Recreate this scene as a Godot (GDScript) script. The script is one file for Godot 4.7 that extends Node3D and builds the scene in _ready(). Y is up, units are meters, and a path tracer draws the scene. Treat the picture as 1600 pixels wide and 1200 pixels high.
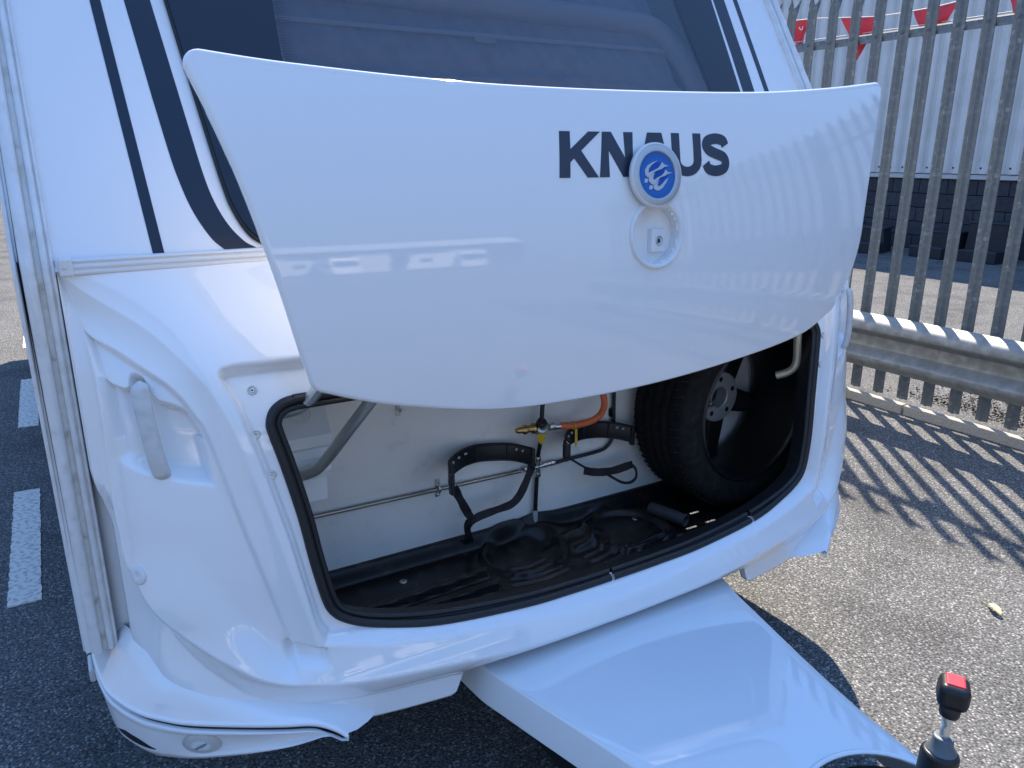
extends Node3D
# A white caravan with its front gas locker open, parked beside a palisade fence.
# World axes follow the caravan: x to its right (as seen from the front), y up, z forward of its nose. Metres.

var M := {}
var V2 := Vector2.ZERO

func _ready():
	# ---------------------------------------------------------------- camera
	var cam := Camera3D.new(); cam.name = "camera"; add_child(cam)
	var th := deg_to_rad(16.6); var ps := deg_to_rad(30.8)
	var fh := Vector3(sin(ps), 0, -cos(ps)); var right := Vector3(cos(ps), 0, sin(ps))
	var fwd := cos(th) * fh - sin(th) * Vector3.UP
	var up := sin(th) * fh + cos(th) * Vector3.UP
	cam.transform = Transform3D(Basis(right, up, -fwd), Vector3(-0.98287, 1.4, 1.22626))
	cam.fov = 53.13; cam.near = 0.02; cam.far = 400.0; cam.current = true
	# ---------------------------------------------------------------- sky, sun, exposure
	var we := WorldEnvironment.new(); we.name = "world_environment"; add_child(we)
	var env := Environment.new(); we.environment = env
	var sm := ProceduralSkyMaterial.new()
	sm.sky_top_color = Color(0.455, 0.645, 0.93); sm.sky_horizon_color = Color(0.50, 0.585, 0.665); sm.sky_curve = 0.40
	sm.ground_bottom_color = Color(0.30, 0.29, 0.28); sm.ground_horizon_color = Color(0.5, 0.55, 0.62)
	sm.sky_energy_multiplier = 0.88
	var sky := Sky.new(); sky.sky_material = sm
	env.background_mode = Environment.BG_SKY; env.sky = sky
	env.background_energy_multiplier = 1.0
	env.tonemap_mode = Environment.TONE_MAPPER_LINEAR; env.tonemap_exposure = 2.3
	env.sdfgi_enabled = true; env.ssao_enabled = true; env.ssil_enabled = true
	var sun := DirectionalLight3D.new(); sun.name = "sun"; add_child(sun)
	sun.look_at_from_position(Vector3.ZERO, Vector3(-0.626, -1.036, 0.78), Vector3.UP)
	sun.light_energy = 1.6; sun.light_color = Color(1.0, 0.95, 0.88); sun.light_angular_distance = 0.5; sun.shadow_enabled = true
	# ---------------------------------------------------------------- the place
	make_materials()
	setup_tables()
	build_ground()
	build_building()
	build_fence()
	build_guardrail()
	build_caravan()
	build_locker_things()
	build_small_things()
	build_row_of_caravans()

# ==================================================================== helpers
func tag(o, label: String, category: String, group := ""):
	o.set_meta("label", label); o.set_meta("category", category)
	if group != "": o.set_meta("group", group)
func thing(called: String, label: String, category: String, group := "", at := Vector3.ZERO) -> Node3D:
	var o := Node3D.new(); o.name = numbered(called, self); add_child(o, true); o.position = at
	tag(o, label, category, group); return o
func numbered(n: String, par: Node) -> String:
	if not par.has_node(n): return n
	var i := 1
	while par.has_node("%s_%03d" % [n, i]): i += 1
	return "%s_%03d" % [n, i]
func put(called: String, mesh: Mesh, mat: Material, par: Node) -> MeshInstance3D:
	var o := MeshInstance3D.new(); o.mesh = mesh; o.material_override = mat
	o.name = numbered(called, par); par.add_child(o, true); return o
func join(ms: Array) -> ArrayMesh:
	var st := SurfaceTool.new(); st.begin(Mesh.PRIMITIVE_TRIANGLES)
	for m in ms: st.append_from(m, 0, Transform3D.IDENTITY)
	return st.commit()
func moved(m: Mesh, t: Transform3D) -> ArrayMesh:
	var st := SurfaceTool.new(); st.begin(Mesh.PRIMITIVE_TRIANGLES)
	st.append_from(m, 0, t); return st.commit()
func arr(v: PackedVector3Array, n: PackedVector3Array, idx: PackedInt32Array) -> ArrayMesh:
	var a := []; a.resize(Mesh.ARRAY_MAX)
	a[Mesh.ARRAY_VERTEX] = v; a[Mesh.ARRAY_NORMAL] = n; a[Mesh.ARRAY_INDEX] = idx
	var m := ArrayMesh.new(); m.add_surface_from_arrays(Mesh.PRIMITIVE_TRIANGLES, a); return m
# grid of nu*nv points (u fastest), outward = side the cross product (du x dv) points to
func grid(P: PackedVector3Array, nu: int, nv: int, mask := PackedByteArray(), flip := false, wrap := false) -> ArrayMesh:
	var N := PackedVector3Array(); N.resize(nu * nv)
	for j in nv:
		for i in nu:
			var a := P[j * nu + ((i - 1 + nu - (1 if i == 0 else 0)) % nu if wrap else maxi(i - 1, 0))]
			var b := P[j * nu + ((i + 1 + (1 if i == nu - 1 else 0)) % nu if wrap else mini(i + 1, nu - 1))]
			var c := P[maxi(j - 1, 0) * nu + i]; var d := P[mini(j + 1, nv - 1) * nu + i]
			var n := (b - a).cross(d - c).normalized()
			N[j * nu + i] = -n if flip else n
	var idx := PackedInt32Array()
	for j in nv - 1:
		for i in nu - 1:
			if mask.size() > 0 and mask[j * (nu - 1) + i] == 0: continue
			var k := j * nu + i
			if flip: idx.append_array([k, k + 1, k + nu + 1, k, k + nu + 1, k + nu])
			else: idx.append_array([k, k + nu + 1, k + 1, k, k + nu, k + nu + 1])
	return arr(P, N, idx)
func spline(pts, n: int, closed := false) -> PackedVector3Array:   # Catmull-Rom through the points
	var out := PackedVector3Array(); var c: int = pts.size()
	var segs := c if closed else c - 1
	for i in segs:
		var p0: Vector3 = pts[(i - 1 + c) % c] if closed or i > 0 else pts[0] * 2.0 - pts[1]
		var p1: Vector3 = pts[i]; var p2: Vector3 = pts[(i + 1) % c]
		var p3: Vector3 = pts[(i + 2) % c] if closed or i + 2 < c else pts[c - 1] * 2.0 - pts[c - 2]
		for k in n:
			var t := float(k) / n
			out.append(0.5 * (2.0 * p1 + (p2 - p0) * t + (2.0 * p0 - 5.0 * p1 + 4.0 * p2 - p3) * t * t + (3.0 * p1 - p0 - 3.0 * p2 + p3) * t * t * t))
	if not closed: out.append(pts[c - 1])
	return out
func spline2(pts, n: int, closed := false) -> PackedVector2Array:
	var a := []
	for p in pts: a.append(Vector3(p.x, p.y, 0))
	var o := PackedVector2Array()
	for p in spline(a, n, closed): o.append(Vector2(p.x, p.y))
	return o
func tube(path: PackedVector3Array, r: float, seg := 12, closed := false, r2 := -1.0) -> ArrayMesh:
	var c := path.size(); var P := PackedVector3Array(); var rows := c + (1 if closed else 0)
	var t0 := (path[1] - path[0]).normalized()
	var nrm := t0.cross(Vector3.UP if absf(t0.y) < 0.9 else Vector3.RIGHT).normalized()
	var cap0: Vector3; var caps := []
	for k in rows:
		var i := k % c
		var tg: Vector3
		if closed: tg = (path[(i + 1) % c] - path[(i - 1 + c) % c]).normalized()
		else: tg = (path[mini(i + 1, c - 1)] - path[maxi(i - 1, 0)]).normalized()
		nrm = (nrm - tg * nrm.dot(tg)).normalized()
		var bi := tg.cross(nrm)
		var rr := r if r2 < 0 else lerpf(r, r2, float(k) / (rows - 1))
		for s in seg + 1:
			var a := TAU * s / seg
			P.append(path[i] + (nrm * cos(a) + bi * sin(a)) * rr)
	var m := grid(P, seg + 1, rows)
	if closed: return m
	var st := SurfaceTool.new(); st.begin(Mesh.PRIMITIVE_TRIANGLES); st.append_from(m, 0, Transform3D.IDENTITY)
	for e in 2:
		var base := 0 if e == 0 else (rows - 1) * (seg + 1)
		var ce := path[0] if e == 0 else path[c - 1]
		var nn := (path[0] - path[1]).normalized() if e == 0 else (path[c - 1] - path[c - 2]).normalized()
		for s in seg:
			st.set_normal(nn); st.add_vertex(ce)
			st.set_normal(nn); st.add_vertex(P[base + (s if e == 0 else s + 1)])
			st.set_normal(nn); st.add_vertex(P[base + (s + 1 if e == 0 else s)])
	return st.commit()
# open 2D profile (x = along side vector, y = along up vector) swept along a path with fixed side vector
func sweep(path: PackedVector3Array, prof: PackedVector2Array, side: Vector3, flip := false) -> ArrayMesh:
	var P := PackedVector3Array(); var c := path.size(); var np := prof.size()
	for i in c:
		var tg := (path[mini(i + 1, c - 1)] - path[maxi(i - 1, 0)]).normalized()
		var out := tg.cross(side).normalized()
		for q in prof: P.append(path[i] + side * q.x + out * q.y)
	return grid(P, np, c, PackedByteArray(), flip)
# flat polygon with thickness; f maps (x, y, depth) into space
func slab(poly: PackedVector2Array, d0: float, d1: float, f: Callable) -> ArrayMesh:
	if Geometry2D.is_polygon_clockwise(poly): poly.reverse()
	var st := SurfaceTool.new(); st.begin(Mesh.PRIMITIVE_TRIANGLES)
	var tri := Geometry2D.triangulate_polygon(poly)
	st.set_smooth_group(-1)
	for k in range(0, tri.size(), 3):
		var a := poly[tri[k]]; var b := poly[tri[k + 1]]; var c := poly[tri[k + 2]]
		if (b - a).cross(c - a) > 0: var t := b; b = c; c = t
		for q in [a, b, c]: st.add_vertex(f.call(q.x, q.y, d1))
		for q in [a, c, b]: st.add_vertex(f.call(q.x, q.y, d0))
	for i in poly.size():
		var a := poly[i]; var b := poly[(i + 1) % poly.size()]
		var p: Vector3 = f.call(a.x, a.y, d0); var q: Vector3 = f.call(b.x, b.y, d0); var r: Vector3 = f.call(b.x, b.y, d1); var s: Vector3 = f.call(a.x, a.y, d1)
		for v in [p, r, q, p, s, r]: st.add_vertex(v)
	st.generate_normals(); return st.commit()
func rbox(size: Vector3, r: float) -> ArrayMesh:                    # box with rounded edges
	var h := size * 0.5; r = minf(r, minf(h.x, minf(h.y, h.z)))
	var st := SurfaceTool.new(); st.begin(Mesh.PRIMITIVE_TRIANGLES)
	for ax in 3:
		for sg in [-1.0, 1.0]:
			var u := (ax + 1) % 3; var w := (ax + 2) % 3
			var cu := [-h[u], -h[u] + r * 0.45, -h[u] + r, h[u] - r, h[u] - r * 0.45, h[u]]
			var cw := [-h[w], -h[w] + r * 0.45, -h[w] + r, h[w] - r, h[w] - r * 0.45, h[w]]
			for i in 5:
				for j in 5:
					var q := []
					for k in [[i, j], [i + 1, j], [i + 1, j + 1], [i, j + 1]]:
						var p := Vector3.ZERO; p[ax] = h[ax] * sg; p[u] = cu[k[0]]; p[w] = cw[k[1]]
						q.append(p)
					var order := [0, 2, 1, 0, 3, 2] if sg > 0 else [0, 1, 2, 0, 2, 3]
					for k in order:
						var c := Vector3(clampf(q[k].x, -h.x + r, h.x - r), clampf(q[k].y, -h.y + r, h.y - r), clampf(q[k].z, -h.z + r, h.z - r))
						var n: Vector3 = (q[k] - c).normalized()
						st.set_normal(n); st.add_vertex(c + n * r)
	return st.commit()
func lathe(prof, seg := 32) -> ArrayMesh:                           # prof: Vector2(radius, height), about y
	var P := PackedVector3Array()
	for q in prof:
		for s in seg + 1:
			var a := TAU * s / seg
			P.append(Vector3(q.x * cos(a), q.y, q.x * sin(a)))
	return grid(P, seg + 1, prof.size(), PackedByteArray(), true)
func frame_to(n: Vector3, at: Vector3) -> Transform3D:              # y axis along n
	n = n.normalized()
	var x := (Vector3.RIGHT if absf(n.x) < 0.9 else Vector3.UP); x = (x - n * x.dot(n)).normalized()
	return Transform3D(Basis(x, n, x.cross(n)), at)
func hexnut(r: float, h: float) -> ArrayMesh:
	return lathe([Vector2(0, -h / 2), Vector2(r * 0.85, -h / 2), Vector2(r, -h / 2 + r * 0.12), Vector2(r, h / 2 - r * 0.12), Vector2(r * 0.85, h / 2), Vector2(0, h / 2)], 6)
func ease01(a: float, b: float, x: float) -> float:
	return smoothstep(a, b, x)
func sgn(x: float) -> float: return -1.0 if x < 0 else 1.0

# ==================================================================== materials
func mat(c: Color, rough: float, metal := 0.0) -> StandardMaterial3D:
	var m := StandardMaterial3D.new(); m.albedo_color = c.linear_to_srgb(); m.roughness = rough; m.metallic = metal
	m.cull_mode = BaseMaterial3D.CULL_DISABLED
	return m
func noise(seed_: int, freq: float, type := FastNoiseLite.TYPE_SIMPLEX_SMOOTH, oct := 4) -> FastNoiseLite:
	var n := FastNoiseLite.new(); n.seed = seed_; n.frequency = freq; n.noise_type = type
	n.fractal_octaves = oct; return n
func ramp_tex(n: FastNoiseLite, size: int, stops: Array) -> ImageTexture:   # noise through a colour ramp (linear colours in)
	var src := n.get_seamless_image(size, size, false, false, 0.15, true)
	var g := Gradient.new(); var offs := PackedFloat32Array(); var cols := PackedColorArray()
	for s in stops: offs.append(s[0]); cols.append((s[1] as Color).linear_to_srgb())
	g.offsets = offs; g.colors = cols
	var lut := []
	for k in 256: lut.append(g.sample(k / 255.0))
	var data := src.get_data(); var out := PackedByteArray(); out.resize(size * size * 3)
	for k in size * size:
		var c: Color = lut[data[k]]
		out[k * 3] = int(c.r * 255.0 + 0.5); out[k * 3 + 1] = int(c.g * 255.0 + 0.5); out[k * 3 + 2] = int(c.b * 255.0 + 0.5)
	var im := Image.create_from_data(size, size, false, Image.FORMAT_RGB8, out)
	im.generate_mipmaps()
	return ImageTexture.create_from_image(im)
func tri(m: StandardMaterial3D, scale: float) -> StandardMaterial3D:
	m.uv1_triplanar = true; m.uv1_world_triplanar = true; m.uv1_scale = Vector3.ONE * scale; return m
func L(g: float) -> Color: return Color(g, g, g)

func make_materials():
	var w := mat(Color(0.86, 0.865, 0.87), 0.05); w.metallic_specular = 0.5; w.clearcoat_enabled = true; w.clearcoat = 0.8; w.clearcoat_roughness = 0.035
	M.white = w
	M.wall_white = mat(Color(0.80, 0.805, 0.81), 0.22)
	M.plastic_white = mat(Color(0.74, 0.745, 0.74), 0.35)
	M.handle = tri(mat(Color.WHITE, 0.6), 6.0); M.handle.albedo_texture = ramp_tex(noise(3, 0.02), 256, [[0.0, Color(0.50, 0.50, 0.49)], [0.5, Color(0.62, 0.62, 0.61)], [1.0, Color(0.66, 0.66, 0.65)]])
	M.navy = mat(Color(0.008, 0.013, 0.028), 0.25)
	M.letter = mat(Color(0.028, 0.040, 0.068), 0.3)
	M.rubber = mat(Color(0.010, 0.011, 0.013), 0.5)
	M.black = mat(Color(0.008, 0.009, 0.011), 0.4)
	M.tray = tri(mat(Color.WHITE, 0.33), 2.5); M.tray.metallic_specular = 0.4
	M.tray.albedo_texture = ramp_tex(noise(11, 0.012, FastNoiseLite.TYPE_SIMPLEX, 5), 512, [[0.0, L(0.006)], [0.55, Color(0.008, 0.009, 0.011)], [0.75, Color(0.016, 0.014, 0.012)], [1.0, Color(0.05, 0.042, 0.034)]])
	M.strap = mat(Color(0.010, 0.010, 0.012), 0.75)
	M.steel = mat(Color(0.62, 0.62, 0.60), 0.28, 1.0)
	M.zinc = mat(Color(0.70, 0.71, 0.65), 0.28, 0.8)
	M.alu = mat(Color(0.74, 0.75, 0.76), 0.3, 0.0)
	M.rail_white = tri(mat(Color.WHITE, 0.3), 1.7)
	M.rail_white.albedo_texture = ramp_tex(noise(21, 0.02, FastNoiseLite.TYPE_SIMPLEX, 5), 512, [[0.0, Color(0.55, 0.54, 0.50)], [0.3, Color(0.70, 0.70, 0.69)], [0.6, Color(0.76, 0.765, 0.77)], [1.0, Color(0.79, 0.795, 0.80)]])
	M.insert = tri(mat(Color.WHITE, 0.7), 3.0)
	M.insert.albedo_texture = ramp_tex(noise(22, 0.03, FastNoiseLite.TYPE_SIMPLEX, 5), 256, [[0.0, Color(0.30, 0.27, 0.20)], [0.3, Color(0.52, 0.51, 0.48)], [1.0, Color(0.64, 0.64, 0.63)]])
	M.copper = mat(Color(0.34, 0.30, 0.25), 0.35, 1.0)
	M.brass = mat(Color(0.50, 0.33, 0.13), 0.3, 1.0)
	M.orange = mat(Color(0.62, 0.13, 0.035), 0.5)
	M.yellow = mat(Color(0.55, 0.36, 0.02), 0.5)
	M.red = mat(Color(0.75, 0.03, 0.05), 0.4)
	M.blue = mat(Color(0.002, 0.105, 0.40), 0.25)
	M.silver = mat(Color(0.55, 0.57, 0.60), 0.38, 0.7)
	M.bird = mat(Color(0.55, 0.58, 0.62), 0.35, 0.3)
	M.grey_plastic = mat(Color(0.36, 0.37, 0.37), 0.5)
	M.liner = tri(mat(Color.WHITE, 0.55), 0.9)
	M.liner.albedo_texture = ramp_tex(noise(31, 0.02, FastNoiseLite.TYPE_SIMPLEX, 6), 512, [[0.0, Color(0.66, 0.66, 0.63)], [0.15, Color(0.765, 0.765, 0.735)], [0.3, Color(0.82, 0.80, 0.755)], [1.0, Color(0.84, 0.82, 0.775)]])
	M.tyre = tri(mat(Color.WHITE, 0.85), 4.0); M.tyre.metallic_specular = 0.2
	M.tyre.albedo_texture = ramp_tex(noise(41, 0.03), 256, [[0.0, L(0.010)], [0.6, L(0.016)], [1.0, Color(0.03, 0.028, 0.025)]])
	M.rim = mat(Color(0.006, 0.0065, 0.0075), 0.4)
	M.hub = mat(Color(0.50, 0.50, 0.50), 0.38, 0.6)
	M.lens = mat(Color(0.55, 0.55, 0.54), 0.12); M.lens.clearcoat_enabled = true
	var g := mat(Color(0.018, 0.024, 0.040), 0.03); g.transparency = BaseMaterial3D.TRANSPARENCY_ALPHA; g.albedo_color.a = 0.35
	M.glass = g
	M.blind = tri(mat(Color.WHITE, 0.9), 4.0)
	M.blind.albedo_texture = ramp_tex(noise(51, 0.02), 256, [[0.0, Color(0.27, 0.265, 0.33)], [1.0, Color(0.38, 0.375, 0.45)]])
	M.cabin = mat(Color(0.05, 0.05, 0.055), 0.8)
	# galvanised steel: spangle of lighter and darker patches
	var gal := tri(mat(Color.WHITE, 0.55, 0.2), 3.2)
	var cn := noise(61, 0.045, FastNoiseLite.TYPE_CELLULAR, 1); cn.cellular_return_type = FastNoiseLite.RETURN_CELL_VALUE; cn.domain_warp_enabled = true; cn.domain_warp_amplitude = 18.0; cn.domain_warp_frequency = 0.03
	gal.albedo_texture = ramp_tex(cn, 512, [[0.0, Color(0.095, 0.118, 0.135)], [0.6, Color(0.115, 0.140, 0.158)], [0.9, Color(0.130, 0.156, 0.174)], [1.0, Color(0.24, 0.268, 0.288)]])
	M.galv = gal
	var gb := tri(mat(Color.WHITE, 0.5, 0.15), 1.6)
	gb.albedo_texture = ramp_tex(noise(62, 0.015, FastNoiseLite.TYPE_SIMPLEX, 5), 512, [[0.0, Color(0.15, 0.165, 0.165)], [0.5, Color(0.21, 0.228, 0.23)], [1.0, Color(0.30, 0.32, 0.325)]])
	M.beam = gb
	M.clad = tri(mat(Color.WHITE, 0.35), 0.35)
	M.clad.albedo_texture = ramp_tex(noise(71, 0.01, FastNoiseLite.TYPE_SIMPLEX, 5), 512, [[0.0, Color(0.62, 0.62, 0.61)], [0.5, Color(0.71, 0.71, 0.70)], [1.0, Color(0.75, 0.75, 0.74)]])
	M.flash = mat(Color(0.55, 0.56, 0.56), 0.5)
	M.block = []
	for k in 3:
		var b := tri(mat(Color.WHITE, 0.9), 1.3)
		var f := 0.9 + 0.12 * k
		b.albedo_texture = ramp_tex(noise(80 + k, 0.03, FastNoiseLite.TYPE_SIMPLEX, 4), 256, [[0.0, Color(0.035, 0.038, 0.046) * f], [1.0, Color(0.058, 0.062, 0.072) * f]])
		M.block.append(b)
	M.mortar = mat(Color(0.03, 0.033, 0.04), 0.95)
	M.stool = mat(Color(0.018, 0.022, 0.03), 0.5)
	M.kerb = tri(mat(Color.WHITE, 0.9), 3.0)
	M.kerb.albedo_texture = ramp_tex(noise(91, 0.05, FastNoiseLite.TYPE_SIMPLEX, 4), 512, [[0.0, Color(0.06, 0.055, 0.045)], [0.16, Color(0.24, 0.225, 0.20)], [0.4, Color(0.36, 0.35, 0.32)], [1.0, Color(0.42, 0.41, 0.38)]])
	M.flag = mat(Color(0.62, 0.05, 0.085), 0.6); M.flag.backlight_enabled = true; M.flag.backlight = Color(0.25, 0.02, 0.03)
	M.cord = mat(Color(0.6, 0.6, 0.6), 0.7)
	M.leaf = mat(Color(0.50, 0.44, 0.20), 0.6)
	M.flagmark = mat(Color(0.75, 0.68, 0.68), 0.6)
	M.asphalt = make_asphalt()
	M.paint = tri(mat(Color.WHITE, 0.8), 2.2)
	M.paint.albedo_texture = ramp_tex(noise(101, 0.03, FastNoiseLite.TYPE_SIMPLEX, 6), 512, [[0.0, L(0.08)], [0.2, Color(0.46, 0.445, 0.42)], [0.5, Color(0.72, 0.665, 0.60)], [1.0, Color(0.80, 0.74, 0.67)]])
	M.debris = mat(Color(0.035, 0.024, 0.017), 0.95)
	M.window_dark = mat(Color(0.006, 0.009, 0.018), 0.04)
	M.blind_bar = mat(Color(0.42, 0.42, 0.50), 0.5)
	M.brass_grey = mat(Color(0.55, 0.50, 0.38), 0.4, 0.6)
	M.holder = mat(Color(0.010, 0.011, 0.013), 0.4)
	M.green = mat(Color(0.01, 0.22, 0.10), 0.5)
	M.box_grey = mat(Color(0.90, 0.90, 0.88), 0.35)
	M.pipe_grey = mat(Color(0.035, 0.04, 0.045), 0.55)
	M.dark_glass = mat(Color(0.01, 0.011, 0.013), 0.05)

func make_asphalt() -> StandardMaterial3D:
	var s := 1024
	var n := noise(7, 0.19, FastNoiseLite.TYPE_CELLULAR, 1); n.cellular_return_type = FastNoiseLite.RETURN_CELL_VALUE; n.cellular_jitter = 1.0; n.fractal_type = FastNoiseLite.FRACTAL_NONE
	var n2 := noise(7, 0.19, FastNoiseLite.TYPE_CELLULAR, 1); n2.cellular_return_type = FastNoiseLite.RETURN_DISTANCE; n2.cellular_jitter = 1.0; n2.fractal_type = FastNoiseLite.FRACTAL_NONE
	var n3 := noise(9, 0.28, FastNoiseLite.TYPE_SIMPLEX, 2)
	var a := n.get_seamless_image(s, s, false, false, 0.04, true).get_data()
	var d := n2.get_seamless_image(s, s, false, false, 0.04, true).get_data()
	var e := n3.get_seamless_image(s, s, false, false, 0.1, true).get_data()
	var col := PackedByteArray(); col.resize(s * s * 3); var hgt := PackedByteArray(); hgt.resize(s * s)
	var lut := PackedFloat32Array()
	for k in 1024: lut.append(pow(k / 1023.0, 1.0 / 2.2))
	for k in s * s:
		var v := a[k] / 255.0; var q := clampf(1.5 - d[k] / 255.0 * 1.9, 0.0, 1.0); var f := e[k] / 255.0
		var stone := 0.10 + 0.15 * v + (0.16 if v > 0.90 else 0.0)
		var g := lerpf(0.045, stone, q) * (0.70 + 0.6 * f)
		var wv := 0.97 + 0.05 * v
		col[k * 3] = int(lut[clampi(int(g * 1.0 * wv * 1023.0), 0, 1023)] * 255.0)
		col[k * 3 + 1] = int(lut[clampi(int(g * 1023.0), 0, 1023)] * 255.0)
		col[k * 3 + 2] = int(lut[clampi(int(g * 0.985 * 1023.0), 0, 1023)] * 255.0)
		hgt[k] = clampi(int((q * (0.45 + 0.4 * v) + 0.15 * f) * 255.0), 0, 255)
	var im := Image.create_from_data(s, s, false, Image.FORMAT_RGB8, col); im.generate_mipmaps()
	var hm := Image.create_from_data(s, s, false, Image.FORMAT_L8, hgt); hm.convert(Image.FORMAT_RGBA8); hm.bump_map_to_normal_map(2.5); hm.generate_mipmaps()
	var m := tri(mat(Color.WHITE, 0.9), 0.85); m.metallic_specular = 0.2
	m.albedo_texture = ImageTexture.create_from_image(im)
	m.normal_enabled = true; m.normal_texture = ImageTexture.create_from_image(hm); m.normal_scale = 0.9
	m.detail_enabled = true; m.detail_blend_mode = BaseMaterial3D.BLEND_MODE_MUL
	m.detail_uv_layer = BaseMaterial3D.DETAIL_UV_2; m.uv2_triplanar = true; m.uv2_world_triplanar = true; m.uv2_scale = Vector3.ONE * 0.21
	m.detail_albedo = ramp_tex(noise(15, 0.012, FastNoiseLite.TYPE_SIMPLEX, 5), 512, [[0.0, L(0.60)], [0.4, L(0.86)], [0.6, L(0.94)], [1.0, L(1.0)]])
	return m

# ==================================================================== ground
func build_ground():
	var pm := PlaneMesh.new(); pm.size = Vector2(240, 240)
	var g := put("ground", pm, M.asphalt, self); g.set_meta("kind", "structure")
	# dashed bay line on the tarmac, left of the caravan
	var zs := [[-1.468, -2.49, "the nearest dash, in shade"], [-3.446, -4.508, "the second dash, in shade by the corner rail"], [-5.50, -6.43, "the far dash, in full sun"]]
	var rng := RandomNumberGenerator.new(); rng.seed = 5
	for d in zs:
		var poly := PackedVector2Array(); var n := 60
		for k in n + 1: poly.append(Vector2(-1.268 - rng.randf() * 0.005, lerpf(d[0], d[1], float(k) / n)))
		for k in 7: poly.append(Vector2(lerpf(-1.262, -1.184, k / 6.0), d[1] + rng.randf_range(-0.006, 0.006)))
		for k in n + 1: poly.append(Vector2(-1.178 + rng.randf() * 0.005, lerpf(d[1], d[0], float(k) / n)))
		for k in 7: poly.append(Vector2(lerpf(-1.184, -1.262, k / 6.0), d[0] + rng.randf_range(-0.006, 0.006)))
		var o := put("painted_dash", slab(poly, 0.0, 0.004, func(x, y, h): return Vector3(x, h, y)), M.paint, self)
		tag(o, "worn white bay line paint, " + d[2], "road marking", "dashes of the white bay line")
	# dark leaf litter behind the kerb at the foot of the fence
	var st := SurfaceTool.new(); st.begin(Mesh.PRIMITIVE_TRIANGLES)
	for k in 2600:
		var c := Vector3(3.33 + absf(rng.randfn(0, 0.22)), 0.004 + rng.randf() * 0.012, rng.randf_range(-1.35, 1.2) + rng.randfn(0, 0.12))
		if c.x < 3.2: continue
		var s := rng.randf_range(0.006, 0.02)
		st.append_from(litter, 0, Transform3D(Basis.from_euler(Vector3(rng.randf_range(-0.6, 0.6), rng.randf() * TAU, rng.randf_range(-0.6, 0.6))).scaled(Vector3(s, s * 0.3, s * 0.6)), c))
	var lit := put("leaf_litter", st.commit(), M.debris, self)
	tag(lit, "dark brown leaf litter and grit lying behind the fence kerb", "leaf litter"); lit.set_meta("kind", "stuff")
var litter := SphereMesh.new()

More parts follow.
